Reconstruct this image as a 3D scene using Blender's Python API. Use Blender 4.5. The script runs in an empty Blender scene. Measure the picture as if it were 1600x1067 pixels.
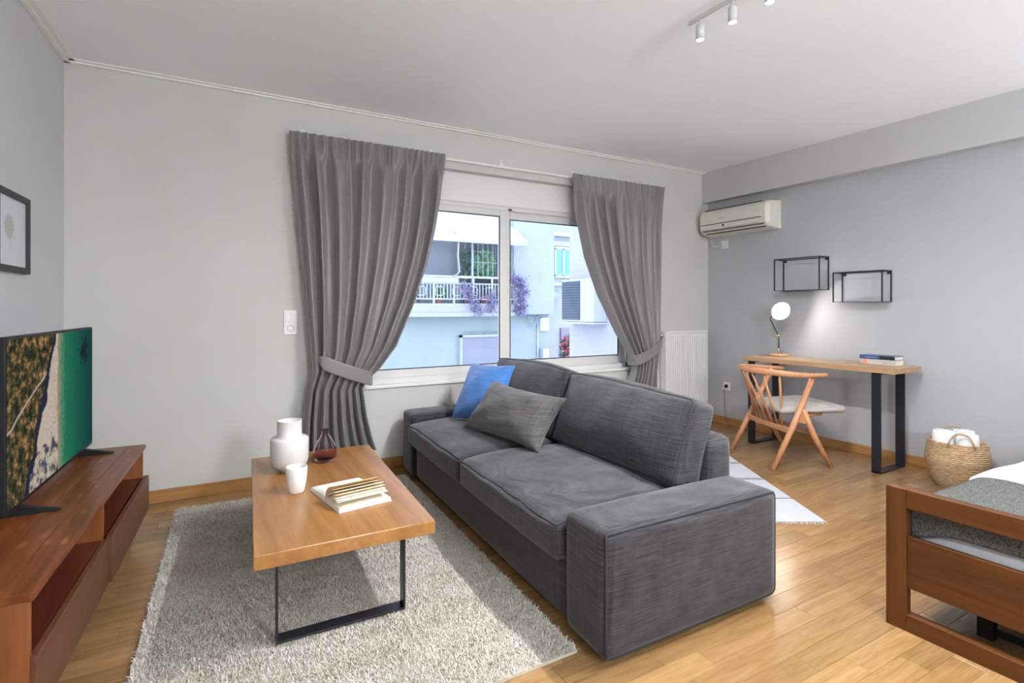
import bpy, bmesh, math, random
import numpy as np
from mathutils import Vector, Matrix

random.seed(7)
rng = np.random.default_rng(11)
S = bpy.context.scene
COL = S.collection

# ------------------------------------------------------------------ camera
cam_d = bpy.data.cameras.new('camera')
cam = bpy.data.objects.new('camera', cam_d)
COL.objects.link(cam)
cam.location = (0, 0, 1.25)
cam.rotation_euler = (math.radians(90), 0, math.radians(60.07 - 90))
cam_d.sensor_width = 36
cam_d.lens = 36 * 847 / 1600
cam_d.shift_y = -52.2 / 1600
cam_d.clip_start = 0.02
S.camera = cam

# ------------------------------------------------------------------ world, daylight, exposure
S.view_settings.view_transform = 'Standard'
S.view_settings.look = 'None'
S.view_settings.gamma = 1
S.view_settings.use_curve_mapping = False
S.view_settings.exposure = 0.55
wd = bpy.data.worlds.new('overcast_sky')
S.world = wd
wd.use_nodes = True
bg = wd.node_tree.nodes['Background']
bg.inputs[0].default_value = (0.72, 0.80, 1.0, 1)
bg.inputs[1].default_value = 4.7
pd = bpy.data.lights.new('window_portal', 'AREA')
pd.shape = 'RECTANGLE'
pd.size = 2.95
pd.size_y = 1.76
pd.cycles.is_portal = True
po = bpy.data.objects.new('window_portal', pd)
COL.objects.link(po)
po.location = (2.375, 4.42, 1.53)
po.rotation_euler = (math.radians(-90), 0, 0)
SPOT_W = 50.0
FILL_GLOBE = 98.0
FILL_UPLIGHT = 1150.0
SPOT_COL = (1.0, 0.985, 0.965)
S.cycles.diffuse_bounces = 7
S.cycles.max_bounces = 14


# ------------------------------------------------------------------ node helpers
def new_mat(name):
    m = bpy.data.materials.new(name)
    m.use_nodes = True
    nt = m.node_tree
    return m, nt, nt.nodes['Principled BSDF']


def mat(name, col, rough=0.5, metal=0.0, spec=0.5, sheen=0.0, emit=None, es=0.0, trans=0.0):
    m, nt, b = new_mat(name)
    b.inputs['Base Color'].default_value = (*col, 1)
    b.inputs['Roughness'].default_value = rough
    b.inputs['Metallic'].default_value = metal
    b.inputs['Specular IOR Level'].default_value = spec
    b.inputs['Sheen Weight'].default_value = sheen
    b.inputs['Transmission Weight'].default_value = trans
    if emit:
        b.inputs['Emission Color'].default_value = (*emit, 1)
        b.inputs['Emission Strength'].default_value = es
    return m


def nd(nt, typ, **kw):
    n = nt.nodes.new(typ)
    for k, v in kw.items():
        if k in n.inputs:
            n.inputs[k].default_value = v
        else:
            setattr(n, k, v)
    return n


def coords(nt, scale, src='Object', loc=(0, 0, 0), rot=(0, 0, 0)):
    tc = nd(nt, 'ShaderNodeTexCoord')
    mp = nd(nt, 'ShaderNodeMapping')
    mp.inputs['Scale'].default_value = scale
    mp.inputs['Location'].default_value = loc
    mp.inputs['Rotation'].default_value = rot
    nt.links.new(tc.outputs[src], mp.inputs['Vector'])
    return mp.outputs['Vector']


def noise(nt, vec, scale=1.0, detail=3.0, rough=0.55, dist=0.0):
    n = nd(nt, 'ShaderNodeTexNoise')
    n.inputs['Scale'].default_value = scale
    n.inputs['Detail'].default_value = detail
    n.inputs['Roughness'].default_value = rough
    n.inputs['Distortion'].default_value = dist
    nt.links.new(vec, n.inputs['Vector'])
    return n.outputs['Fac']


def ramp(nt, fac, stops):
    r = nd(nt, 'ShaderNodeValToRGB')
    els = r.color_ramp.elements
    while len(els) < len(stops):
        els.new(0.5)
    for e, (p, c) in zip(els, stops):
        e.position = p
        e.color = (*c, 1) if len(c) == 3 else c
    nt.links.new(fac, r.inputs['Fac'])
    return r.outputs['Color']


def mixc(nt, fac, a, b, mode='MIX'):
    m = nd(nt, 'ShaderNodeMix', data_type='RGBA', blend_type=mode)
    for s, v in ((m.inputs[0], fac), (m.inputs[6], a), (m.inputs[7], b)):
        if isinstance(v, (int, float)):
            s.default_value = v
        elif isinstance(v, tuple):
            s.default_value = (*v, 1)
        else:
            nt.links.new(v, s)
    return m.outputs[2]


def mth(nt, op, a, b=0.0, c=0.0):
    m = nd(nt, 'ShaderNodeMath', operation=op)
    for i, v in enumerate((a, b, c)):
        if isinstance(v, (int, float)):
            m.inputs[i].default_value = v
        else:
            nt.links.new(v, m.inputs[i])
    return m.outputs[0]


def bump(nt, b, h, strength=0.2, dist=0.01):
    n = nd(nt, 'ShaderNodeBump')
    n.inputs['Strength'].default_value = strength
    n.inputs['Distance'].default_value = dist
    nt.links.new(h, n.inputs['Height'])
    nt.links.new(n.outputs['Normal'], b.inputs['Normal'])


def wood(name, dark, mid, light, axis='x', rough=0.4, grain=1.0, knots=False, spec=0.5):
    m, nt, b = new_mat(name)
    lo, hi = 1.6 * grain, 26 * grain
    sc = {'x': (lo, hi, hi), 'y': (hi, lo, hi), 'z': (hi, hi, lo)}[axis]
    v = coords(nt, sc)
    a = noise(nt, v, 1.0, 4, 0.6, 0.8)
    sc2 = tuple(s * 5 for s in sc)
    f = noise(nt, coords(nt, sc2), 1.0, 2, 0.5)
    k = mth(nt, 'ADD', mth(nt, 'MULTIPLY', a, 0.75), mth(nt, 'MULTIPLY', f, 0.25))
    c = ramp(nt, k, [(0.30, dark), (0.5, mid), (0.72, light)])
    if knots:
        vk = nd(nt, 'ShaderNodeTexVoronoi', voronoi_dimensions='2D')
        vk.inputs['Scale'].default_value = 1.0
        ks = {'x': (4.5, 13, 13), 'y': (13, 4.5, 13), 'z': (13, 13, 4.5)}[axis]
        nt.links.new(coords(nt, ks), vk.inputs['Vector'])
        kf = ramp(nt, vk.outputs['Distance'], [(0.05, (1, 1, 1)), (0.17, (0, 0, 0))])
        c = mixc(nt, mth(nt, 'MULTIPLY', kf, 0.35), c, tuple(min(1, x * 2.2) for x in light))
    nt.links.new(c, b.inputs['Base Color'])
    b.inputs['Roughness'].default_value = rough
    b.inputs['Specular IOR Level'].default_value = spec
    bump(nt, b, k, 0.08, 0.004)
    return m


def linen(name, dark, light, rough=0.85, sheen=0.25, fine=1.0):
    m, nt, b = new_mat(name)
    n1 = noise(nt, coords(nt, (7 * fine, 7 * fine, 260 * fine)), 1.0, 3, 0.6)
    n2 = noise(nt, coords(nt, (260 * fine, 7 * fine, 7 * fine)), 1.0, 3, 0.6)
    n3 = noise(nt, coords(nt, (7 * fine, 260 * fine, 7 * fine)), 1.0, 3, 0.6)
    s = mth(nt, 'ADD', mth(nt, 'MULTIPLY', n1, 0.56), mth(nt, 'ADD', mth(nt, 'MULTIPLY', n2, 0.10), mth(nt, 'MULTIPLY', n3, 0.34)))
    c = ramp(nt, s, [(0.38, dark), (0.62, light)])
    nt.links.new(c, b.inputs['Base Color'])
    b.inputs['Roughness'].default_value = rough
    b.inputs['Sheen Weight'].default_value = sheen
    b.inputs['Sheen Roughness'].default_value = 0.5
    b.inputs['Specular IOR Level'].default_value = 0.2
    bump(nt, b, s, 0.35, 0.004)
    return m


def plaster(name, col, rough=0.75, var=0.03, spec=0.3):
    m, nt, b = new_mat(name)
    n = noise(nt, coords(nt, (1.3, 1.3, 1.3)), 1.0, 5, 0.6)
    c = ramp(nt, n, [(0.35, tuple(x * (1 - var) for x in col)), (0.65, tuple(min(1, x * (1 + var)) for x in col))])
    nt.links.new(c, b.inputs['Base Color'])
    b.inputs['Roughness'].default_value = rough
    b.inputs['Specular IOR Level'].default_value = spec
    bump(nt, b, noise(nt, coords(nt, (90, 90, 90)), 1.0, 2), 0.03, 0.002)
    return m


def glass_pane(name, tint=(0.93, 0.97, 1.0)):
    m = bpy.data.materials.new(name)
    m.use_nodes = True
    nt = m.node_tree
    nt.nodes.clear()
    out = nd(nt, 'ShaderNodeOutputMaterial')
    tr = nd(nt, 'ShaderNodeBsdfTransparent')
    tr.inputs['Color'].default_value = (*tint, 1)
    gl = nd(nt, 'ShaderNodeBsdfGlossy')
    gl.inputs['Roughness'].default_value = 0.02
    fr = nd(nt, 'ShaderNodeFresnel')
    fr.inputs['IOR'].default_value = 1.45
    mx = nd(nt, 'ShaderNodeMixShader')
    nt.links.new(mth(nt, 'MULTIPLY', fr.outputs['Fac'], 0.8), mx.inputs['Fac'])
    nt.links.new(tr.outputs[0], mx.inputs[1])
    nt.links.new(gl.outputs[0], mx.inputs[2])
    nt.links.new(mx.outputs[0], out.inputs['Surface'])
    return m


# ------------------------------------------------------------------ mesh helpers
class MB:
    """collects geometry in world coordinates"""

    def __init__(self):
        self.v = []
        self.f = []
        self.sm = []

    def add(self, vs, fs, smooth=False):
        o = len(self.v)
        self.v += [tuple(map(float, p)) for p in vs]
        self.f += [tuple(i + o for i in f) for f in fs]
        self.sm += [smooth] * len(fs)
        return self

    def hexa(self, p, bev=0.0, seg=2):
        """8 corners: bottom 4 (ccw) then top 4"""
        fs = [(3, 2, 1, 0), (4, 5, 6, 7), (0, 1, 5, 4), (1, 2, 6, 5), (2, 3, 7, 6), (3, 0, 4, 7)]
        if bev <= 0:
            return self.add(p, fs)
        bm = bmesh.new()
        vs = [bm.verts.new(q) for q in p]
        for f in fs:
            bm.faces.new([vs[i] for i in f])
        bmesh.ops.recalc_face_normals(bm, faces=bm.faces[:])
        bmesh.ops.bevel(bm, geom=bm.edges[:], offset=bev, segments=seg, profile=0.5, affect='EDGES')
        bm.verts.index_update()
        self.add([v.co[:] for v in bm.verts], [[v.index for v in f.verts] for f in bm.faces], seg > 2)
        bm.free()
        return self

    def box(self, x0, y0, z0, x1, y1, z1, bev=0.0, seg=2, fn=None):
        if x0 > x1: x0, x1 = x1, x0
        if y0 > y1: y0, y1 = y1, y0
        if z0 > z1: z0, z1 = z1, z0
        p = [(x0, y0, z0), (x1, y0, z0), (x1, y1, z0), (x0, y1, z0), (x0, y0, z1), (x1, y0, z1), (x1, y1, z1), (x0, y1, z1)]
        if fn:
            p = [fn(*q) for q in p]
        return self.hexa(p, bev, seg)

    def tube(self, path, r, n=8, closed=False, cap=True):
        P = [Vector(p) for p in path]
        m = len(P)
        R = r if isinstance(r, (list, tuple)) else [r] * m
        vs, fs = [], []
        up = None
        for i in range(m):
            a = P[(i - 1) % m] if (closed or i > 0) else P[i]
            b = P[(i + 1) % m] if (closed or i < m - 1) else P[i]
            t = (b - a)
            if t.length < 1e-9:
                t = Vector((0, 0, 1))
            t.normalize()
            if up is None:
                up = t.orthogonal().normalized()
            up = up - t * up.dot(t)
            if up.length < 1e-6:
                up = t.orthogonal()
            up.normalize()
            s = t.cross(up)
            for k in range(n):
                an = 2 * math.pi * k / n
                vs.append(P[i] + (up * math.cos(an) + s * math.sin(an)) * R[i])
        for i in range(m if closed else m - 1):
            j = (i + 1) % m
            for k in range(n):
                k2 = (k + 1) % n
                fs.append((i * n + k, i * n + k2, j * n + k2, j * n + k))
        self.add(vs, fs, True)
        if cap and not closed:
            self.add(vs[:n], [tuple(range(n))[::-1]])
            self.add(vs[-n:], [tuple(range(n))])
        return self

    def lathe(self, prof, c=(0, 0, 0), n=40, axis=None, smooth=True):
        """prof: (r, h) list; axis direction optional"""
        ax = Vector(axis).normalized() if axis else Vector((0, 0, 1))
        e1 = ax.orthogonal().normalized() if axis else Vector((1, 0, 0))
        e2 = ax.cross(e1)
        c = Vector(c)
        vs, fs = [], []
        for r, h in prof:
            for k in range(n):
                a = 2 * math.pi * k / n
                vs.append(c + ax * h + (e1 * math.cos(a) + e2 * math.sin(a)) * r)
        for i in range(len(prof) - 1):
            for k in range(n):
                k2 = (k + 1) % n
                fs.append((i * n + k, i * n + k2, (i + 1) * n + k2, (i + 1) * n + k))
        if prof[0][0] > 1e-6:
            fs.append(tuple(range(n))[::-1])
        if prof[-1][0] > 1e-6:
            fs.append(tuple((len(prof) - 1) * n + k for k in range(n)))
        return self.add(vs, fs, smooth)

    def grid(self, fn, nu, nv, smooth=True):
        vs = [fn(i / nu, j / nv) for j in range(nv + 1) for i in range(nu + 1)]
        w = nu + 1
        fs = [(j * w + i, j * w + i + 1, (j + 1) * w + i + 1, (j + 1) * w + i) for j in range(nv) for i in range(nu)]
        return self.add(vs, fs, smooth)

    def prism(self, pts, z0, z1):
        n = len(pts)
        vs = [(x, y, z0) for x, y in pts] + [(x, y, z1) for x, y in pts]
        fs = [tuple(range(n))[::-1], tuple(range(n, 2 * n))] + [(i, (i + 1) % n, n + (i + 1) % n, n + i) for i in range(n)]
        return self.add(vs, fs)

    def build(self, name, m, parent=None, fix=True, **tags):
        base = Vector((0, 0, 0))
        p = parent
        while p is not None:
            base += p.location
            p = p.parent
        me = bpy.data.meshes.new(name)
        own = Vector((0, 0, 0))
        if parent is None and tags.get('base'):
            own = Vector(tags['base'])
        me.from_pydata([(x - base.x - own.x, y - base.y - own.y, z - base.z - own.z) for x, y, z in self.v], [], self.f)
        me.polygons.foreach_set('use_smooth', self.sm)
        if fix:
            bm = bmesh.new()
            bm.from_mesh(me)
            bmesh.ops.remove_doubles(bm, verts=bm.verts[:], dist=1e-6)
            bmesh.ops.recalc_face_normals(bm, faces=bm.faces[:])
            bm.to_mesh(me)
            bm.free()
        me.materials.append(m)
        o = bpy.data.objects.new(name, me)
        COL.objects.link(o)
        o.location = own
        if parent is not None:
            o.parent = parent
        return tag(o, tags.get('label'), tags.get('cat'), tags.get('group'), tags.get('kind'))


def tag(o, label=None, cat=None, group=None, kind=None):
    for k, v in (('label', label), ('category', cat), ('group', group), ('kind', kind)):
        if v:
            o[k] = v
    return o


def thing(name, loc, label, cat, group=None, kind=None):
    e = bpy.data.objects.new(name, None)
    e.empty_display_size = 0.1
    COL.objects.link(e)
    e.location = loc
    return tag(e, label, cat, group, kind)


def bx(name, m, parent, *a, bev=0.0, seg=2, fn=None, **t):
    return MB().box(*a, bev=bev, seg=seg, fn=fn).build(name, m, parent, **t)


def soft_map(h, r, bulge=(0, 0, 0)):
    """unit-cube point -> rounded, bulged box point"""
    h = np.array(h, float)

    def f(x, y, z):
        c = np.array((x, y, z), float)
        p = h * c
        q = np.clip(p, -(h - r), h - r)
        d = p - q
        L = np.linalg.norm(d)
        if L > 1e-9:
            p = q + d * (r / L) * min(1.0, L / r) if L < r else q + d * r / L
        for i in range(3):
            j, k = (i + 1) % 3, (i + 2) % 3
            p[i] += bulge[i] * c[i] * (1 - abs(c[j]) ** 2.6) * (1 - abs(c[k]) ** 2.6)
        return p
    return f


def soft_box(mb, fmap, place, n=16):
    t = [math.sin((i / n * 2 - 1) * math.pi / 2) for i in range(n + 1)]
    for ax in range(3):
        for sg in (-1, 1):
            def g(u, v):
                a, b = t[round(u * n)], t[round(v * n)]
                c = [0, 0, 0]
                c[ax] = sg
                c[(ax + 1) % 3] = a
                c[(ax + 2) % 3] = b
                return place(fmap(*c))
            mb.grid(g, n, n)
    return mb


def frame2(p0, a_u, a_w):
    """plan frame: origin, direction angles (deg) of u and w; returns loc(u, w, z)"""
    cu, su = math.cos(math.radians(a_u)), math.sin(math.radians(a_u))
    cw, sw = math.cos(math.radians(a_w)), math.sin(math.radians(a_w))
    return lambda u, w, z: (p0[0] + u * cu + w * cw, p0[1] + u * su + w * sw, z)


# ------------------------------------------------------------------ materials
M_wall = plaster('wall_paint', (0.57, 0.568, 0.548))
M_wall_r = plaster('wall_paint_grey', (0.42, 0.43, 0.455), 0.55, 0.02, 0.5)
M_wall_l = plaster('wall_paint_cool', (0.56, 0.575, 0.59), 0.6, 0.02, 0.4)
M_ceil = plaster('ceiling_paint', (0.88, 0.89, 0.91), 0.6, 0.01)
M_cornice = mat('cornice_paint', (0.82, 0.81, 0.79), 0.5)
M_white = mat('white_lacquer', (0.75, 0.75, 0.74), 0.35)
M_upvc = mat('white_window_frame', (0.66, 0.655, 0.645), 0.35)
M_gasket = mat('black_gasket', (0.02, 0.025, 0.04), 0.5)
M_black = mat('black_metal', (0.012, 0.014, 0.02), 0.35)
M_wire = mat('black_wire', (0.015, 0.017, 0.025), 0.45)
M_chrome = mat('chrome', (0.75, 0.75, 0.75), 0.2, 1.0)
M_brass = mat('brass', (0.75, 0.52, 0.22), 0.25, 1.0)
M_plastic = mat('white_plastic', (0.80, 0.80, 0.79), 0.4)
M_dark_plastic = mat('dark_plastic', (0.012, 0.012, 0.014), 0.45, spec=0.2)
M_base = wood('skirting_oak', (0.26, 0.12, 0.035), (0.36, 0.18, 0.06), (0.45, 0.25, 0.09), 'x', 0.35)
M_base_y = wood('skirting_oak_side', (0.26, 0.12, 0.035), (0.36, 0.18, 0.06), (0.45, 0.25, 0.09), 'y', 0.35)
M_glass = glass_pane('window_glass')
M_sofa = linen('charcoal_linen', (0.009, 0.0088, 0.011), (0.056, 0.054, 0.061), 0.8, 0.22)
M_pipe = mat('dark_piping', (0.022, 0.023, 0.03), 0.8)
M_pillow_grey = linen('grey_linen', (0.045, 0.044, 0.046), (0.12, 0.117, 0.118), 0.85, 0.2, 0.8)
M_pillow_blue = linen('blue_cotton', (0.035, 0.12, 0.36), (0.075, 0.22, 0.55), 0.85, 0.3, 0.6)
M_table = wood('honey_oak', (0.25, 0.105, 0.03), (0.33, 0.15, 0.045), (0.41, 0.20, 0.07), 'y', 0.26, 0.6)
M_stand = wood('stained_pine', (0.085, 0.021, 0.005), (0.15, 0.042, 0.010), (0.23, 0.075, 0.020), 'y', 0.32, 0.6, True, 0.35)
M_stand_v = wood('stained_pine_end', (0.11, 0.030, 0.008), (0.19, 0.060, 0.016), (0.27, 0.095, 0.028), 'z', 0.4, 0.6, True)
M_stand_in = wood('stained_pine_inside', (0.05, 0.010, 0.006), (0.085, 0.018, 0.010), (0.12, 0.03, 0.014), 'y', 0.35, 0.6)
M_drawer = wood('stained_drawer', (0.085, 0.030, 0.014), (0.11, 0.040, 0.020), (0.14, 0.053, 0.027), 'y', 0.45, 0.4)
M_desk = wood('desk_oak', (0.30, 0.17, 0.085), (0.42, 0.26, 0.14), (0.52, 0.34, 0.20), 'y', 0.35, 0.7)
M_chair = wood('beech', (0.40, 0.17, 0.075), (0.50, 0.235, 0.11), (0.60, 0.31, 0.16), 'z', 0.38, 0.8)
M_bed = wood('walnut_frame', (0.045, 0.014, 0.0035), (0.078, 0.026, 0.006), (0.120, 0.043, 0.011), 'y', 0.36, 0.5, False, 0.35)
M_bed_v = wood('walnut_post', (0.045, 0.014, 0.0035), (0.078, 0.026, 0.006), (0.120, 0.043, 0.011), 'z', 0.36, 0.5, False, 0.35)
M_bulb = mat('glowing_lens', (1, 1, 1), 0.5, emit=(1.0, 0.95, 0.88), es=12)
M_paper = mat('book_paper', (0.80, 0.75, 0.62), 0.8)
M_paper_old = mat('book_paper_tan', (0.68, 0.50, 0.28), 0.8)
M_sheet = linen('white_sheet', (0.44, 0.445, 0.455), (0.52, 0.525, 0.535), 0.85, 0.2, 0.4)
M_ceramic = mat('white_ceramic', (0.66, 0.66, 0.655), 0.45)
M_towel = linen('white_towel', (0.72, 0.73, 0.76), (0.85, 0.86, 0.88), 0.95, 0.4, 2)


def curtain_material():
    m, nt, b = new_mat('grey_satin_curtain')
    n = noise(nt, coords(nt, (300, 300, 300)), 1, 2)
    nt.links.new(ramp(nt, n, [(0.3, (0.190, 0.180, 0.182)), (0.7, (0.198, 0.188, 0.190))]), b.inputs['Base Color'])
    b.inputs['Roughness'].default_value = 0.42
    b.inputs['Specular IOR Level'].default_value = 0.5
    b.inputs['Sheen Weight'].default_value = 0.2
    return m


M_curtain = curtain_material()


def plank_material():
    m, nt, b = new_mat('oak_floor')
    at = nd(nt, 'ShaderNodeAttribute', attribute_name='rnd')
    rv = at.outputs['Fac']
    tc = nd(nt, 'ShaderNodeTexCoord')
    off = nd(nt, 'ShaderNodeCombineXYZ')
    nt.links.new(mth(nt, 'MULTIPLY', rv, 37.0), off.inputs[0])
    nt.links.new(mth(nt, 'MULTIPLY', rv, 91.0), off.inputs[2])
    va = nd(nt, 'ShaderNodeVectorMath', operation='ADD')
    nt.links.new(tc.outputs['Object'], va.inputs[0])
    nt.links.new(off.outputs[0], va.inputs[1])
    mp = nd(nt, 'ShaderNodeMapping')
    mp.inputs['Scale'].default_value = (2.2, 26, 1)
    nt.links.new(va.outputs[0], mp.inputs['Vector'])
    g = noise(nt, mp.outputs[0], 1.0, 4, 0.6, 1.2)
    mp2 = nd(nt, 'ShaderNodeMapping')
    mp2.inputs['Scale'].default_value = (9, 160, 1)
    nt.links.new(va.outputs[0], mp2.inputs['Vector'])
    f = noise(nt, mp2.outputs[0], 1.0, 2, 0.5)
    k = mth(nt, 'ADD', mth(nt, 'MULTIPLY', g, 0.7), mth(nt, 'MULTIPLY', f, 0.3))
    c = ramp(nt, k, [(0.28, (0.195, 0.104, 0.038)), (0.5, (0.275, 0.161, 0.069)), (0.74, (0.34, 0.218, 0.107))])
    tone = ramp(nt, rv, [(0.0, (0.80, 0.77, 0.72)), (0.5, (0.97, 0.95, 0.93)), (1.0, (1.12, 1.11, 1.10))])
    nt.links.new(mixc(nt, 1.0, c, tone, 'MULTIPLY'), b.inputs['Base Color'])
    b.inputs['Roughness'].default_value = 0.24
    bump(nt, b, k, 0.05, 0.003)
    return m


M_plank = plank_material()

# ------------------------------------------------------------------ room shell
WY, RX, CZ = 4.155, 4.918, 2.738          # window wall, right wall, ceiling
BY = -2.2                                  # wall behind
LX = lambda y: -0.706 + 0.061 * (y - WY)   # slanted left wall
WX0, WX1, WZ0, WZ1 = 0.90, 3.85, 0.650, 2.408

floor = bx('floor', mat('subfloor', (0.24, 0.13, 0.05), 0.8), None, -1.3, BY, -0.10, RX + 0.2, WY + 0.2, -0.014, kind='structure')
w = MB()
w.box(LX(WY) - 0.3, WY, -0.1, WX0, WY + 0.25, CZ + 0.1)
w.box(WX1, WY, -0.1, RX + 0.2, WY + 0.25, CZ + 0.1)
w.box(WX0, WY, -0.1, WX1, WY + 0.25, WZ0 - 0.02)
w.box(WX0, WY, WZ1, WX1, WY + 0.25, CZ + 0.1)
w.build('wall_window', M_wall, kind='structure')
MB().prism([(LX(BY), BY), (LX(WY), WY), (LX(WY) - 0.2, WY), (LX(BY) - 0.2, BY)], -0.1, CZ + 0.1).build('wall_left', M_wall_l, kind='structure')
bx('wall_right', M_wall_r, None, RX, BY, -0.1, RX + 0.2, WY, CZ + 0.1, kind='structure')
bx('wall_back', M_wall, None, LX(BY) - 0.2, BY - 0.2, -0.1, RX + 0.2, BY, CZ + 0.1, kind='structure')
bx('ceiling', M_ceil, None, LX(BY) - 0.2, BY - 0.2, CZ, RX + 0.2, WY + 0.25, CZ + 0.12, kind='structure')
bx('trim_1', plaster('beam_paint', (0.51, 0.51, 0.515)), None, 4.822, BY, 2.409, RX, WY, CZ, kind='structure')          # dropped beam
t = MB()
t.box(LX(WY), WY - 0.030, CZ - 0.017, 4.822, WY, CZ, 0.003)
t.box(LX(WY), WY - 0.060, CZ - 0.008, 4.822, WY - 0.028, CZ, 0.003)
t.build('trim_2', M_cornice, kind='structure')
t = MB()
for a, b_, h in ((0.0, 0.030, 0.017), (0.028, 0.060, 0.008)):
    t.hexa([(LX(BY) + a, BY, CZ - h), (LX(BY) + b_, BY, CZ - h), (LX(WY) + b_, WY - a, CZ - h), (LX(WY) + a, WY - a, CZ - h),
            (LX(BY) + a, BY, CZ), (LX(BY) + b_, BY, CZ), (LX(WY) + b_, WY - a, CZ), (LX(WY) + a, WY - a, CZ)], 0.003)
t.build('trim_3', M_cornice, kind='structure')
bx('baseboard_window', M_base, None, LX(WY), WY - 0.016, 0.0, RX, WY, 0.083, bev=0.004, kind='structure')
bx('baseboard_right', M_base_y, None, RX - 0.016, BY, 0.0, RX, WY - 0.016, 0.080, bev=0.004, kind='structure')
MB().hexa([(LX(BY), BY, 0), (LX(BY) + 0.016, BY, 0), (LX(WY) + 0.016, WY - 0.016, 0), (LX(WY), WY - 0.016, 0),
           (LX(BY), BY, 0.083), (LX(BY) + 0.016, BY, 0.083), (LX(WY) + 0.016, WY - 0.016, 0.083), (LX(WY), WY - 0.016, 0.083)], 0.003).build(
    'baseboard_left', M_base_y, kind='structure')


# floor planks
def cam_project(x, y, z=0.0):
    th = math.radians(60.07)
    d = x * math.cos(th) + y * math.sin(th)
    if d < 0.2:
        return None
    return 800 + 847 * (x * math.sin(th) - y * math.cos(th)) / d, 481.3 + 847 * (1.25 - z) / d


def plank_mesh(mb, x0, x1, y0, y1):
    g, e = 0.0004, 0.0008
    z0, z1 = -0.013, 0.0
    a = [(x0 + g, y0 + g), (x1 - g, y0 + g), (x1 - g, y1 - g), (x0 + g, y1 - g)]
    b = [(x0 + g + e, y0 + g + e), (x1 - g - e, y0 + g + e), (x1 - g - e, y1 - g - e), (x0 + g + e, y1 - g - e)]
    mb.add([(x, y, z0) for x, y in a] + [(x, y, z1 - 0.0006) for x, y in a] + [(x, y, z1) for x, y in b],
           [(8, 9, 10, 11)] + [(i, (i + 1) % 4, 4 + (i + 1) % 4, 4 + i) for i in range(4)] + [(4 + i, 4 + (i + 1) % 4, 8 + (i + 1) % 4, 8 + i) for i in range(4)])


planks = []
pw = 0.0955
row = 0
y = 1.0895 - pw * 35
while y < WY - 0.012:
    x = -1.25 + ((row * 0.37) % 0.5) + random.uniform(-0.05, 0.05) - 0.6
    while x < RX - 0.01:
        L = random.uniform(0.44, 0.62)
        x0, x1 = max(x, -1.2), min(x + L, RX - 0.005)
        y0, y1 = max(y, BY + 0.005), min(y + pw, WY - 0.005)
        if x1 - x0 > 0.02 and y1 - y0 > 0.01:
            planks.append((x0, x1, y0, y1))
        x += L
    y += pw
    row += 1


def plank_area(p):
    x0, x1, y0, y1 = p
    cx, cy = (x0 + x1) / 2, (y0 + y1) / 2
    if -0.1 < cx < 1.1 and 1.7 < cy < 3.8: return 0        # under the shaggy rug
    if 1.3 < cx < 2.1 and 1.5 < cy < 4.0: return 0         # under the sofa
    if cx < -0.6 or cx > 4.95: return 0
    q = [cam_project(a, b) for a, b in ((x0, y0), (x1, y0), (x1, y1), (x0, y1))]
    if any(v is None for v in q): return 0
    if all(v[0] < 0 for v in q) or all(v[0] > 1600 for v in q) or all(v[1] > 1067 for v in q): return 0
    return abs(sum(q[i][0] * q[(i + 1) % 4][1] - q[(i + 1) % 4][0] * q[i][1] for i in range(4))) / 2


planks.sort(key=plank_area, reverse=True)


def set_rnd(me, vals):
    a = me.attributes.new('rnd', 'FLOAT', 'POINT')
    a.data.foreach_set('value', np.asarray(vals, dtype=np.float32))


for p in planks[:300]:
    mb = MB()
    plank_mesh(mb, *p)
    o = mb.build('plank', M_plank, floor, fix=False)
    set_rnd(o.data, [random.random()] * len(o.data.vertices))
mb = MB()
vals = []
for p in planks[300:]:
    plank_mesh(mb, *p)
    vals += [random.random()] * 12
o = mb.build('plank_field', M_plank, floor, fix=False, kind='stuff')
set_rnd(o.data, vals)

# ------------------------------------------------------------------ window
FY0, FY1 = 4.245, 4.325
win = MB()
win.box(WX0, FY0, WZ0 - 0.02, WX0 + 0.055, FY1, 2.36)
win.box(WX1 - 0.055, FY0, WZ0 - 0.02, WX1, FY1, 2.36)
win.box(WX0, FY0, WZ0 - 0.02, WX1, FY1, 0.690)
win.box(WX0, FY0, 2.125, WX1, FY1, 2.160)
window = win.build('window_1', M_upvc, kind='structure')
bx('shutter_box', M_white, window, WX0, FY0 - 0.012, 2.160, WX1, FY1 + 0.06, WZ1, bev=0.004)
bx('window_sill', M_white, window, WX0 + 0.001, WY - 0.018, WZ0 - 0.022, WX1 - 0.001, FY0 + 0.02, WZ0, bev=0.004)


def sash(x0, x1, z0, z1, y0, y1, stile, rail):
    m = MB()
    m.box(x0, y0, z0, x0 + stile, y1, z1, 0.004)
    m.box(x1 - stile, y0, z0, x1, y1, z1, 0.004)
    m.box(x0 + stile, y0, z1 - rail, x1 - stile, y1, z1, 0.004)
    m.box(x0 + stile, y0, z0, x1 - stile, y1, z0 + rail, 0.004)
    s = m.build('sash', M_upvc, window)
    g = MB()
    w_ = 0.007
    a, b, c, d = x0 + stile, x1 - stile, z0 + rail, z1 - rail
    for q in ((a, c, a + w_, d), (b - w_, c, b, d), (a, d - w_, b, d), (a, c, b, c + w_)):
        g.box(q[0], y0 - 0.001, q[1], q[2], y0 + 0.012, q[3])
    g.build('gasket', M_gasket, s)
    bx('pane', M_glass, s, a - 0.003, (y0 + y1) / 2, c - 0.003, b + 0.003, (y0 + y1) / 2 + 0.005, d + 0.003)
    return s


s1 = sash(WX0 + 0.055, 2.412, 0.690, 2.135, 4.252, 4.287, 0.088, 0.064)
s2 = sash(2.385, WX1 - 0.055, 0.690, 2.135, 4.290, 4.322, 0.062, 0.078)
bx('stopper', M_gasket, window, 2.405, 4.236, 2.128, 2.440, 4.252, 2.142)

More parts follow.
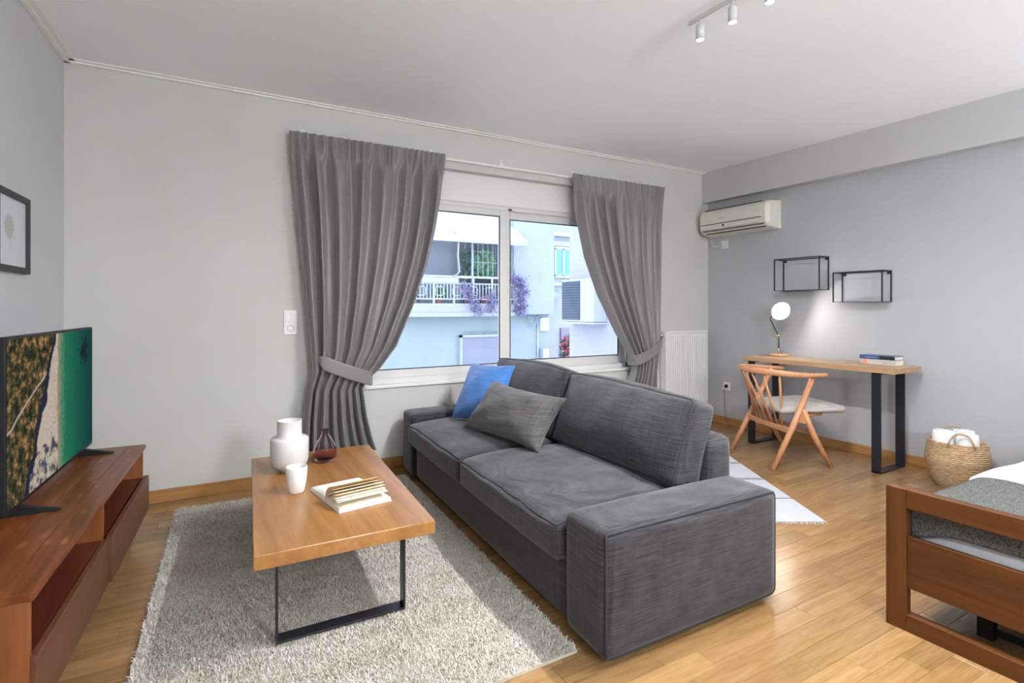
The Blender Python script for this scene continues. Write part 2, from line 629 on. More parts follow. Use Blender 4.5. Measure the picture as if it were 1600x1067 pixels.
# curtain rail
rl = thing('curtain_rail', (2.34, 4.07, 2.5), 'thin white curtain rail over the window holding both grey curtains', 'curtain rail')
bx('rail', M_plastic, rl, 0.56, 4.108, 2.462, 4.13, 4.128, 2.480, bev=0.003)
for x in (0.64, 1.63, 2.28, 3.05, 4.05):
    m = MB()
    m.box(x - 0.012, 4.110, 2.480, x + 0.012, WY, 2.488)
    m.box(x - 0.012, WY - 0.006, 2.488, x + 0.012, WY, 2.540)
    br = m.build('bracket', M_plastic, rl)
    MB().lathe([(0.006, 0), (0.006, 0.003), (0.002, 0.004)], (x, WY - 0.006, 2.525), 10, (0, -1, 0)).build('screw', M_chrome, br)


# ------------------------------------------------------------------ curtains
def interp(tab, z):
    tab = sorted(tab)
    zs = [t[0] for t in tab]
    return [float(np.interp(z, zs, [t[i] for t in tab])) for i in range(1, len(tab[0]))]


def smoothstep(a, b, x):
    t = min(1, max(0, (x - a) / (b - a)))
    return t * t * (3 - 2 * t)


def curtain(label, prof, nf, seed, mirror, tie):
    r = random.Random(seed)
    ph = [r.uniform(0, 6.28) for _ in range(8)]
    top, bot = max(p[0] for p in prof), min(p[0] for p in prof)
    root = thing('curtain', (0.5 * (prof[0][1] + prof[0][2]), 4.07, bot), label, 'curtain')
    nu, nv = 300, 90

    wid = [r.uniform(0.55, 1.6) for _ in range(nf)]
    cum = np.concatenate([[0], np.cumsum(wid)]) / sum(wid)
    amps = [r.uniform(0.55, 1.15) for _ in range(nf + 1)]
    gw = [r.uniform(0.5, 1.6) for _ in range(nf * 3)]
    gcum = np.concatenate([[0], np.cumsum(gw)]) / sum(gw)
    gamp = [r.uniform(0.4, 1.2) for _ in range(nf * 3 + 1)]

    def fold(s, z):
        p = float(np.interp(s + 0.006 * math.sin(2.1 * z + 9 * s), cum, range(nf + 1)))
        big = math.cos(2 * math.pi * p)
        big = math.copysign(abs(big) ** 0.8, big) * float(np.interp(p, range(nf + 1), amps))
        big += 0.16 * math.sin(2 * math.pi * 2.0 * p + ph[2] + 1.7 * z)
        g = float(np.interp(s, gcum, range(nf * 3 + 1)))
        fine = math.cos(2 * math.pi * g) * float(np.interp(g, range(nf * 3 + 1), gamp))
        k = smoothstep(top - 0.22, top - 0.06, z)
        return big * (1 - k) + fine * (k * 0.32 + 0.10 * smoothstep(top - 0.5, top - 0.1, z))

    def pt(u, v):
        z = top + (bot - top) * v
        xl, xr, amp, yc = interp(prof, z)
        s = u
        if mirror:
            s = 1 - u
        e = 1 - 0.75 * math.exp(-((s - (0.0)) / 0.02) ** 2)
        f = fold(s, z)
        x = xl + (xr - xl) * u + 0.010 * math.sin(f * 2 + z) * (1 - abs(2 * u - 1) ** 6)
        yy = yc - 0.026 + 1.25 * amp * f * e
        yy += 0.020 * (1 - (2 * u - 1) ** 2) * -math.exp(-((z - tie) / 0.35) ** 2)
        return (x, min(yy, 4.102), z)
    m = MB()
    m.grid(pt, nu, nv)
    c = m.build('fabric', M_curtain, root, fix=False)
    md = c.modifiers.new('thick', 'SOLIDIFY')
    md.thickness = 0.002
    # heading tape
    def tp(u, v):
        p = pt(u, (0.075 * v) / (top - bot) * 1.0)
        return (p[0], p[1] - 0.0025, top - 0.075 * v + 0.002)
    mt = MB()
    mt.grid(tp, nu, 3)
    mt.build('heading', M_curtain, root, fix=False)
    return root, pt


cl, ptl = curtain('long grey satin curtain tied back beside the light switch', [
    (2.484, 0.537, 1.718, 0.020, 4.065), (2.40, 0.545, 1.708, 0.026, 4.065), (2.10, 0.575, 1.672, 0.034, 4.065), (1.87, 0.597, 1.630, 0.036, 4.065), (1.61, 0.617, 1.564, 0.037, 4.06),
    (1.30, 0.648, 1.458, 0.038, 4.055), (0.96, 0.676, 1.300, 0.034, 4.04), (0.80, 0.690, 1.170, 0.026, 4.03), (0.72, 0.672, 1.075, 0.024, 4.03), (0.66, 0.660, 1.045, 0.026, 4.035), (0.45, 0.640, 1.078, 0.036, 4.04),
    (0.30, 0.632, 1.115, 0.040, 4.04), (0.20, 0.630, 1.150, 0.040, 4.04)], 8, 3, False, 0.78)
cr, ptr = curtain('long grey satin curtain tied back beside the white radiator', [
    (2.486, 2.971, 4.14, 0.020, 4.065), (2.40, 2.985, 4.125, 0.026, 4.065), (2.09, 3.040, 4.104, 0.034, 4.065), (1.74, 3.134, 4.100, 0.036, 4.065), (1.38, 3.286, 4.088, 0.037, 4.06),
    (1.01, 3.490, 4.062, 0.034, 4.045), (0.82, 3.610, 4.030, 0.026, 4.03), (0.70, 3.675, 4.010, 0.022, 4.03), (0.62, 3.670, 4.00, 0.026, 4.035), (0.50, 3.62, 4.0, 0.034, 4.04), (0.2, 3.57, 4.0, 0.04, 4.04)], 7, 5, True, 0.75)


def tieback(label, hook, path, hgt, ymid):
    root = thing('curtain_tieback', (path[0][0], 4.05, path[-1][1]), label, 'tieback')
    n = 40
    xs = [p[0] for p in path]
    zs = [p[1] for p in path]

    def pt(u, v):
        k = u * (len(path) - 1)
        i = min(int(k), len(path) - 2)
        f = k - i
        x = xs[i] + (xs[i + 1] - xs[i]) * f
        z = zs[i] + (zs[i + 1] - zs[i]) * f
        h = hgt * (0.35 + 0.65 * smoothstep(0, 0.18, u))
        y = ymid - 0.072 * math.sin(math.pi * min(1, 0.12 + 0.76 * u)) ** 0.6
        if u > 0.93:
            y += (u - 0.93) / 0.07 * 0.085
            x += math.copysign(0.012, xs[-1] - xs[0])
        if u < 0.1:
            y += (0.1 - u) / 0.1 * 0.035
        return (x, y, z - h * (v - 0.5))
    m = MB()
    m.grid(pt, n, 8)
    b = m.build('band', M_curtain, root, fix=False)
    md = b.modifiers.new('thick', 'SOLIDIFY')
    md.thickness = 0.004
    m = MB()
    m.tube([(hook[0], WY, hook[1]), (hook[0], 4.06, hook[1])], 0.005)
    m.lathe([(0.0, -0.016), (0.010, -0.012), (0.016, 0), (0.010, 0.012), (0.0, 0.016)], (hook[0], 4.05, hook[1]), 16, (0, 1, 0))
    m.build('hook', M_chrome, root)
    MB().tube([(hook[0], 4.055, hook[1]), (hook[0] + (xs[0] - hook[0]) * 0.6, 4.045, hook[1] - 0.025), (xs[0], pt(0, 0.5)[1], zs[0])], 0.006).build('loop', M_curtain, root)


TIE_Y = 4.018
tieback('grey fabric tieback band hooked to the wall below the light switch', (0.690, 0.945), [(0.712, 0.892), (0.78, 0.850), (0.90, 0.800), (1.02, 0.755), (1.11, 0.725)], 0.105, TIE_Y)
tieback('grey fabric tieback band hooked to the wall beside the radiator', (4.085, 0.985), [(4.055, 0.945), (3.98, 0.870), (3.86, 0.800), (3.74, 0.755), (3.665, 0.735)], 0.105, TIE_Y)


# ------------------------------------------------------------------ switches and sockets
def socket_face(m, x, z, nrm, at):
    pass


def wall_plate(name, label, cat, c, n, size, kind, group=None):
    """plate centred at c on a wall with outward normal n ('-y' or '-x')"""
    root = thing(name, c, label, cat, group)
    h = size / 2

    def P(a, b, d):                       # across, up, out
        return (c[0] + a, c[1] - d, c[2] + b) if n == '-y' else (c[0] - d, c[1] - a, c[2] + b)
    m = MB().box(-h, -h, 0, h, h, 0.009, 0.002, fn=P)
    m.build('plate', M_plastic, root)
    if kind == 'switch':
        for s in (-1, 1):
            MB().box(-h * 0.68 if s < 0 else 0.001, -h * 0.68, 0.008, -0.001 if s < 0 else h * 0.68, h * 0.68, 0.013, 0.0015, fn=P).build('rocker', M_plastic, root)
    else:
        cc = P(0, 0, 0.008)
        ax = (0, -1, 0) if n == '-y' else (-1, 0, 0)
        MB().lathe([(0.024, 0), (0.024, 0.004), (0.020, 0.004), (0.019, -0.006), (0.0, -0.006)], cc, 28, ax).build('well', mat('socket_well', (0.45, 0.45, 0.44), 0.5), root)
        if kind == 'socket':
            for s in (-1, 1):
                MB().lathe([(0.0035, 0), (0.0035, 0.001), (0, 0.001)], P(s * 0.0095, 0, 0.0035), 10, ax).build('pin_hole', M_dark_plastic, root)
        else:
            MB().lathe([(0.017, 0), (0.017, 0.022), (0.012, 0.030), (0.0, 0.031)], P(0, 0, 0.004), 20, ax).build('plug', M_dark_plastic if kind == 'plug_dark' else M_plastic, root)
    return root


wall_plate('light_switch', 'white double light switch on the grey wall beside the curtain', 'switch', (0.561, WY, 1.193), '-y', 0.086, 'switch')
wall_plate('wall_socket', 'white wall socket right under the double light switch', 'socket', (0.561, WY, 1.106), '-y', 0.086, 'socket')
wall_plate('wall_socket', 'white wall socket with plug and cable under the air conditioner', 'socket', (RX, 3.927, 1.937), '-x', 0.085, 'plug_white')
wall_plate('wall_socket', 'white wall socket with a black plug beside the radiator', 'socket', (RX, 3.902, 0.411), '-x', 0.085, 'plug_dark')
tag(MB().tube([(RX - 0.03, 3.902, 0.405), (RX - 0.035, 3.91, 0.36), (RX - 0.012, 3.925, 0.27), (RX - 0.012, 3.92, 0.15), (RX - 0.022, 3.90, 0.07), (RX - 0.03, 3.86, 0.006), (RX - 0.04, 3.7, 0.005), (RX - 0.05, 3.4, 0.005),
               (RX - 0.045, 3.25, 0.02), (RX - 0.03, 3.24, 0.3), (RX - 0.03, 3.24, 0.78), (RX - 0.06, 3.23, 0.83), (4.80, 3.21, 0.806), (4.76, 3.18, 0.806)], 0.003, 6).build('power_cable', mat('cable_grey', (0.10, 0.10, 0.11), 0.5)),
    'thin dark cable hanging from the low socket along the skirting', 'cable')
tag(MB().tube([(RX - 0.03, 3.945, 1.937), (RX - 0.02, 3.97, 1.925), (RX - 0.008, 4.02, 1.920), (RX - 0.008, 4.08, 1.925), (RX - 0.008, 4.10, 1.98), (RX - 0.008, 4.10, 2.035)], 0.0035, 6).build('power_cable', M_plastic),
    'thin white cable from the socket up to the air conditioner', 'cable')

# ------------------------------------------------------------------ radiator
rad = thing('radiator', (4.48, 4.10, 0.2), 'white panel radiator with vertical ribs in the corner', 'radiator')
bx('body', M_white, rad, 4.176, 4.072, 0.20, 4.793, 4.130, 1.000, bev=0.006)
for i in range(19):
    x = 4.196 + i * 0.0321
    bx('rib', M_white, rad, x - 0.011, 4.058, 0.23, x + 0.011, 4.073, 0.965, bev=0.005)
bx('top_grille', M_white, rad, 4.172, 4.058, 0.985, 4.797, 4.135, 1.010, bev=0.004)
for s in (4.172, 4.789):
    bx('side_cover', M_white, rad, s, 4.058, 0.21, s + 0.008, 4.135, 0.99, bev=0.002)
MB().tube([(4.172, 4.10, 0.955), (4.10, 4.10, 0.955), (4.085, 4.10, 0.94), (4.085, 4.10, 0.25), (4.085, 4.10, 0.02)], 0.011, 10).build('pipe', M_white, rad)
v = MB().lathe([(0.017, -0.02), (0.021, 0), (0.021, 0.035), (0.015, 0.045), (0, 0.046)], (4.118, 4.095, 0.965), 16, (0, -1, 0)).build('valve', M_chrome, rad)

# ------------------------------------------------------------------ sofa
SL = frame2((1.205, 1.452), 86.8, -0.5)
sofa = thing('sofa', SL(1.29, 0.47, 0), 'charcoal linen sofa with wide block armrests and loose cushions', 'sofa')


def place_sofa(c):
    return lambda p: SL(c[0] + p[0], c[1] + p[1], c[2] + p[2])


def arm(u0, u1, outer):
    h = ((u1 - u0) / 2, 0.47, 0.2265)
    fm = soft_map(h, 0.035, (0.004, 0.004, 0.010))
    c = ((u0 + u1) / 2, 0.47, 0.2475)
    a = soft_box(MB(), fm, place_sofa(c), 14).build('armrest', M_sofa, sofa)
    pth = []
    sg = outer
    N = 14
    for (x0, z0, x1, z1) in ((-1, -1, -1, 1), (-1, 1, 1, 1), (1, 1, 1, -1), (1, -1, -1, -1)):
        for i in range(N):
            k = math.sin((i / N * 2 - 1) * math.pi / 2) * 0.5 + 0.5
            pth.append(place_sofa(c)(fm(sg * 1.0, x0 + (x1 - x0) * k, z0 + (z1 - z0) * k)))
    MB().tube(pth, 0.0055, 6, closed=True).build('piping', M_pipe, a)
    # front seam
    pth = [place_sofa(c)(fm(-sg, -1, -1 + 2 * i / 10)) for i in range(11)]
    MB().tube(pth, 0.004, 6).build('seam', M_pipe, a)


arm(0.0, 0.265, -1)
arm(2.315, 2.58, 1)
soft_box(MB(), soft_map((1.025, 0.40, 0.135), 0.02, (0, 0.004, 0)), place_sofa((1.29, 0.425, 0.157)), 8).build('base', M_sofa, sofa)
soft_box(MB(), soft_map((1.055, 0.085, 0.32), 0.04, (0, 0.004, 0)), place_sofa((1.29, 0.855, 0.34)), 10).build('back_frame', M_sofa, sofa)


def wrinkle(p, amp, k, seed):
    x, y, z = p
    return amp * (math.sin(k * x * 1.7 + 3.1 * math.sin(k * 0.6 * z + seed) + seed) * math.sin(k * 1.1 * y + 2 * math.sin(k * 0.5 * x + seed)) )


def seat(u0, u1, seed):
    h = ((u1 - u0) / 2, 0.405, 0.085)
    fm0 = soft_map(h, 0.035, (0.006, 0.015, 0.022))

    def fm(x, y, z):
        p = fm0(x, y, z)
        p[2] += (wrinkle(p, 0.006, 9, seed) + wrinkle(p, 0.002, 23, seed)) * (1 if z > 0 else 0)
        p[2] -= 0.018 * max(0, -y) ** 3 * max(0, z)
        return p
    c = ((u0 + u1) / 2, 0.365, 0.352)
    a = soft_box(MB(), fm, place_sofa(c), 22).build('seat_cushion', M_sofa, sofa)
    N = 16
    pth = []
    for (x0, y0, x1, y1) in ((-1, 1, -1, -1), (-1, -1, 1, -1), (1, -1, 1, 1)):
        for i in range(N + 1):
            k = math.sin((i / N * 2 - 1) * math.pi / 2) * 0.5 + 0.5
            pth.append(place_sofa(c)(fm(x0 + (x1 - x0) * k, y0 + (y1 - y0) * k, 1)))
    MB().tube(pth, 0.005, 6).build('piping', M_pipe, a)


seat(0.268, 1.288, 1.0)
seat(1.292, 2.312, 2.2)


def back_cushion(u0, u1, c, tilt, hz, seed, roll=0.0):
    h = ((u1 - u0) / 2, 0.085, hz)
    fm0 = soft_map(h, 0.030, (0.012, 0.060, 0.018))
    ca, sa = math.cos(math.radians(tilt)), math.sin(math.radians(tilt))

    def fm(x, y, z):
        p = fm0(x, y, z)
        p[1] += wrinkle((p[0], p[2], p[1]), 0.009, 8, seed) + wrinkle((p[0], p[2], p[1]), 0.004, 21, seed + 2)
        p[2] += 0.012 * math.sin(p[0] * 4 + seed) * max(0, z)
        return p

    def place(p):
        x, yv, zv = p
        y2 = yv * ca + zv * sa
        z2 = -yv * sa + zv * ca + roll * x
        return SL((u0 + u1) / 2 + x, c[0] + y2, c[1] + z2)
    a = soft_box(MB(), fm, place, 22).build('back_cushion', M_sofa, sofa)
    N = 16
    for yy in (-1, 1):
        pth = []
        for (x0, z0, x1, z1) in ((-1, -1, -1, 1), (-1, 1, 1, 1), (1, 1, 1, -1), (1, -1, -1, -1)):
            for i in range(N):
                k = math.sin((i / N * 2 - 1) * math.pi / 2) * 0.5 + 0.5
                pth.append(place(fm(x0 + (x1 - x0) * k, yy, z0 + (z1 - z0) * k)))
        MB().tube(pth, 0.005, 6, closed=True).build('piping', M_pipe, a)


back_cushion(0.255, 1.29, (0.715, 0.630), 20, 0.208, 0.4, -0.01)
back_cushion(1.30, 2.31, (0.715, 0.640), 19, 0.215, 1.9)


# throw pillows from four corners
def pillow(name, label, m, BL, BR, TR, TL, thick, base, pinch=0.06, flip=1):
    BL, BR, TR, TL = map(Vector, (BL, BR, TR, TL))
    nrm = ((BR - BL).cross(TL - BL)).normalized() * flip
    root = thing(name, base, label, 'cushion')
    mb = MB()
    n = 26
    for sg in (1, -1):
        def g(u, v):
            a, b = math.sin((u * 2 - 1) * math.pi / 2), math.sin((v * 2 - 1) * math.pi / 2)
            a2 = a * (1 - pinch * (1 - b * b))
            b2 = b * (1 - pinch * (1 - a * a))
            U, V = a2 * 0.5 + 0.5, b2 * 0.5 + 0.5
            p = (BL * (1 - U) + BR * U) * (1 - V) + (TL * (1 - U) + TR * U) * V
            t = thick * math.sqrt(max(0, (1 - a * a) * (1 - b * b))) ** 0.8
            t += 0.009 * math.sin(7 * a + 3 * b * b + sg) * math.sin(5 * b + 2 * a) * (1 - a ** 4) * (1 - b ** 4)
            return p + nrm * (t * sg)
        mb.grid(g, n, n)
    c = mb.build('cover', m, root)
    pts = []
    for (u0, v0, u1, v1) in ((-1, -1, 1, -1), (1, -1, 1, 1), (1, 1, -1, 1), (-1, 1, -1, -1)):
        for i in range(14):
            k = i / 14
            a, b = u0 + (u1 - u0) * k, v0 + (v1 - v0) * k
            a2 = a * (1 - pinch * (1 - b * b))
            b2 = b * (1 - pinch * (1 - a * a))
            U, V = a2 * 0.5 + 0.5, b2 * 0.5 + 0.5
            pts.append((BL * (1 - U) + BR * U) * (1 - V) + (TL * (1 - U) + TR * U) * V)
    MB().tube(pts, 0.004, 6, closed=True).build('seam', m, c)
    return root


pillow('throw_pillow', 'bright blue square throw pillow leaning in the sofa corner', M_pillow_blue, (1.575, 3.60, 0.462), (1.715, 3.17, 0.468), (1.975, 3.37, 0.835), (1.835, 3.80, 0.825), 0.105, (1.65, 3.4, 0.46), 0.13)
pillow('throw_pillow', 'grey linen oblong throw pillow lying in front of the blue pillow', M_pillow_grey, (1.500, 3.24, 0.468), (1.600, 2.49, 0.462), (1.790, 2.50, 0.738), (1.700, 3.19, 0.765), 0.105, (1.56, 2.87, 0.46), 0.12)

# ------------------------------------------------------------------ coffee table
TL_ = frame2((0.160, 2.070), 86.0, -0.8)
tb = thing('coffee_table', TL_(0.68, 0.33, 0), 'low honey oak coffee table on black flat-bar legs', 'table')
MB().box(0, 0, 0.337, 1.362, 0.667, 0.390, 0.003, fn=lambda u, w, z: TL_(u, w, z)).build('tabletop', M_table, tb)
for u in (0.075, 1.22):
    m = MB()
    for w0, w1, z0, z1 in ((0.075, 0.083, 0.028, 0.337), (0.555, 0.563, 0.028, 0.337), (0.075, 0.563, 0.020, 0.028), (0.075, 0.563, 0.329, 0.337)):
        m.box(u, w0, z0, u + 0.06, w1, z1, 0.001, fn=lambda a, b, c: TL_(a, b, c))
    m.build('leg_frame', M_black, tb)

# things on the coffee table (top at 0.390)
vs = thing('white_vase', (0.412, 3.080, 0.390), 'matte white bottle vase with a wide shoulder on the coffee table', 'vase')
MB().lathe([(0.0, 0.0), (0.050, 0.0), (0.052, 0.010), (0.070, 0.018), (0.086, 0.034), (0.0945, 0.060), (0.0955, 0.165), (0.090, 0.176), (0.064, 0.183), (0.0620, 0.188), (0.0605, 0.262), (0.0615, 0.266), (0.0575, 0.266),
            (0.056, 0.20), (0.085, 0.16), (0.085, 0.05), (0.0, 0.03)], (0.412, 3.080, 0.390), 48).build('body', M_ceramic, vs)
gv = thing('glass_vase', (0.611, 3.170, 0.390), 'small purple glass teardrop vase on the coffee table', 'vase')


def purple_glass():
    m, nt, b = new_mat('purple_glass')
    tc = nd(nt, 'ShaderNodeTexCoord')
    sp = nd(nt, 'ShaderNodeSeparateXYZ')
    nt.links.new(tc.outputs['Object'], sp.inputs[0])
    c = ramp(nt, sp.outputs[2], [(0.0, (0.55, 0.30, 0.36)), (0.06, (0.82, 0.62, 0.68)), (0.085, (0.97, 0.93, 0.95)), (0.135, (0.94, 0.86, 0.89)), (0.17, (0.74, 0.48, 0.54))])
    nt.links.new(c, b.inputs['Base Color'])
    b.inputs['Transmission Weight'].default_value = 1.0
    b.inputs['Roughness'].default_value = 0.02
    b.inputs['IOR'].default_value = 1.18
    return m


MB().lathe([(0.0, 0.0), (0.040, 0.0), (0.058, 0.010), (0.066, 0.030), (0.0665, 0.050), (0.060, 0.080), (0.045, 0.110), (0.028, 0.138), (0.019, 0.158), (0.016, 0.172), (0.018, 0.180),
            (0.015, 0.180), (0.0125, 0.172), (0.015, 0.158), (0.024, 0.138), (0.041, 0.110), (0.056, 0.080), (0.0625, 0.050), (0.060, 0.030), (0.050, 0.016), (0.0, 0.012)], (0.611, 3.170, 0.390), 48).build('body', purple_glass(), gv)
cp = thing('tumbler', (0.392, 2.700, 0.390), 'white ceramic tumbler without handle beside the open book', 'cup')
MB().lathe([(0.0, 0.0), (0.030, 0.0), (0.034, 0.006), (0.042, 0.045), (0.0468, 0.085), (0.0478, 0.118), (0.0462, 0.121), (0.0445, 0.118), (0.043, 0.085), (0.038, 0.045), (0.028, 0.012), (0.0, 0.010)], (0.392, 2.700, 0.390), 44).build(
    'body', mat('white_glaze', (0.82, 0.82, 0.81), 0.3), cp)

# open book
BK = frame2((0.478, 2.497), 9.3, 98.0)      # u along the spine, w to the left page
bk = thing('open_book', BK(0.12, 0, 0.390), 'open paperback with fanned cream pages on the coffee table', 'book')
m = MB()
m.box(0.0, -0.178, 0.3905, 0.244, 0.205, 0.3935, 0.0008, fn=BK)
m.build('cover', mat('book_cover', (0.62, 0.52, 0.50), 0.6), bk)


def block(w0, w1, h0, h1, u0=0.004, u1=0.240):
    def pt(u, v):
        ww = w0 + (w1 - w0) * v
        return BK(u0 + (u1 - u0) * u, ww, 0.3935 + (h0 + (h1 - h0) * v) * (1 if v > 0.03 else 0.8))
    m = MB()
    m.grid(pt, 6, 12)
    for uu in (u0, u1):
        vs_ = []
        for j in range(13):
            p = pt(0 if uu == u0 else 1, j / 12)
            vs_ += [p, (p[0], p[1], 0.3935)]
        m.add(vs_, [(2 * j, 2 * j + 2, 2 * j + 3, 2 * j + 1) for j in range(12)])
    for v in (0, 1):
        a, b = pt(0, v), pt(1, v)
        m.add([a, b, (b[0], b[1], 0.3935), (a[0], a[1], 0.3935)], [(0, 1, 2, 3)])
    return m


block(0.006, 0.198, 0.022, 0.010).build('page_block', mat('book_paper_white', (0.82, 0.82, 0.78), 0.8), bk)
block(-0.004, -0.170, 0.014, 0.012).build('page_block', M_paper, bk)
for i, (lean, mt_) in enumerate(((78, M_paper_old), (66, M_paper_old), (56, M_paper), (46, M_paper_old), (36, M_paper), (24, M_paper), (14, M_paper))):
    def leaf(u, v, lean=lean, i=i):
        a0 = math.radians(lean + 22)
        a1 = math.radians(max(4, lean - 34))
        n = 10
        wv, zz = -0.002 * i, 0.012
        k = v * n
        for s in range(int(math.ceil(k))):
            st = min(1, k - s)
            an = a0 + (a1 - a0) * (s / n) ** 0.8
            wv -= math.cos(an) * 0.0150 * st
            zz += math.sin(an) * 0.0066 * st
        return BK(0.006 + 0.230 * u + 0.004 * math.sin(i), wv, 0.3935 + max(zz, 0.0128))
    m = MB()
    m.grid(leaf, 6, 12)
    o = m.build('page', mt_, bk, fix=False)
    o.modifiers.new('thick', 'SOLIDIFY').thickness = 0.0022

# ------------------------------------------------------------------ television stand
ST = frame2((-0.379, 1.867), 86.0, 176.0)
sd = thing('tv_stand', ST(0.866, 0.22, 0), 'low reddish brown pine television stand with open shelf and drawers', 'tv stand')
SLn, SDp = 1.732, 0.40
fnS = lambda u, w, z: ST(u, w, z)
st_top = MB().box(0.002, 0.002, 0.478, SLn - 0.002, SDp - 0.002, 0.494, fn=fnS).build('top', M_stand, sd)
for k in range(5):
    w0 = SDp / 5 * k
    MB().box(0, w0 + (0.0006 if k else 0), 0.480, SLn, w0 + SDp / 5 - 0.0006, 0.500, 0.0012, fn=fnS).build('board', M_stand, st_top)
for u0 in (0.004, SLn - 0.026):
    MB().box(u0, 0.012, 0.150, u0 + 0.022, SDp, 0.478, 0.001, fn=fnS).build('side_panel', M_stand_v, sd)
MB().box(0.822, 0.014, 0.325, 0.842, SDp, 0.478, fn=fnS).build('divider', M_stand_v, sd)
MB().box(0.026, 0.018, 0.308, SLn - 0.026, SDp, 0.325, fn=fnS).build('shelf', M_stand_in, sd)
MB().box(0.026, 0.018, 0.150, SLn - 0.026, SDp, 0.166, fn=fnS).build('bottom_panel', M_stand_in, sd)
MB().box(0.026, SDp - 0.012, 0.166, SLn - 0.026, SDp - 0.002, 0.478, fn=fnS).build('back_panel', M_stand_in, sd)
MB().box(0.010, -0.004, 0.146, 0.826, 0.016, 0.326, 0.002, fn=fnS).build('drawer', M_drawer, sd)
MB().box(0.836, -0.015, 0.146, SLn - 0.004, 0.008, 0.330, 0.002, fn=fnS).build('drawer', M_drawer, sd)
for u in (0.07, SLn - 0.09):
    for ww in (0.05, SDp - 0.075):
        MB().box(u, ww, 0.0, u + 0.03, ww + 0.03, 0.150, 0.001, fn=fnS).build('leg', M_black, sd)

# ------------------------------------------------------------------ television
TVF = frame2((-0.572, 2.455), 86.0, 176.0)
tv = thing('television', TVF(0.57, 0.03, 0.5), 'black flat screen television showing an aerial beach view', 'television')
TW, TZ0, TZ1 = 1.138, 0.535, 1.150
m = MB()
m.box(0, 0.0, TZ0, TW, 0.028, TZ1, 0.004, fn=lambda u, w, z: TVF(u, w, z))
m.box(0.12, 0.028, TZ0 + 0.03, TW - 0.12, 0.062, TZ1 - 0.20, 0.008, fn=lambda u, w, z: TVF(u, w, z))
m.build('housing', M_dark_plastic, tv)


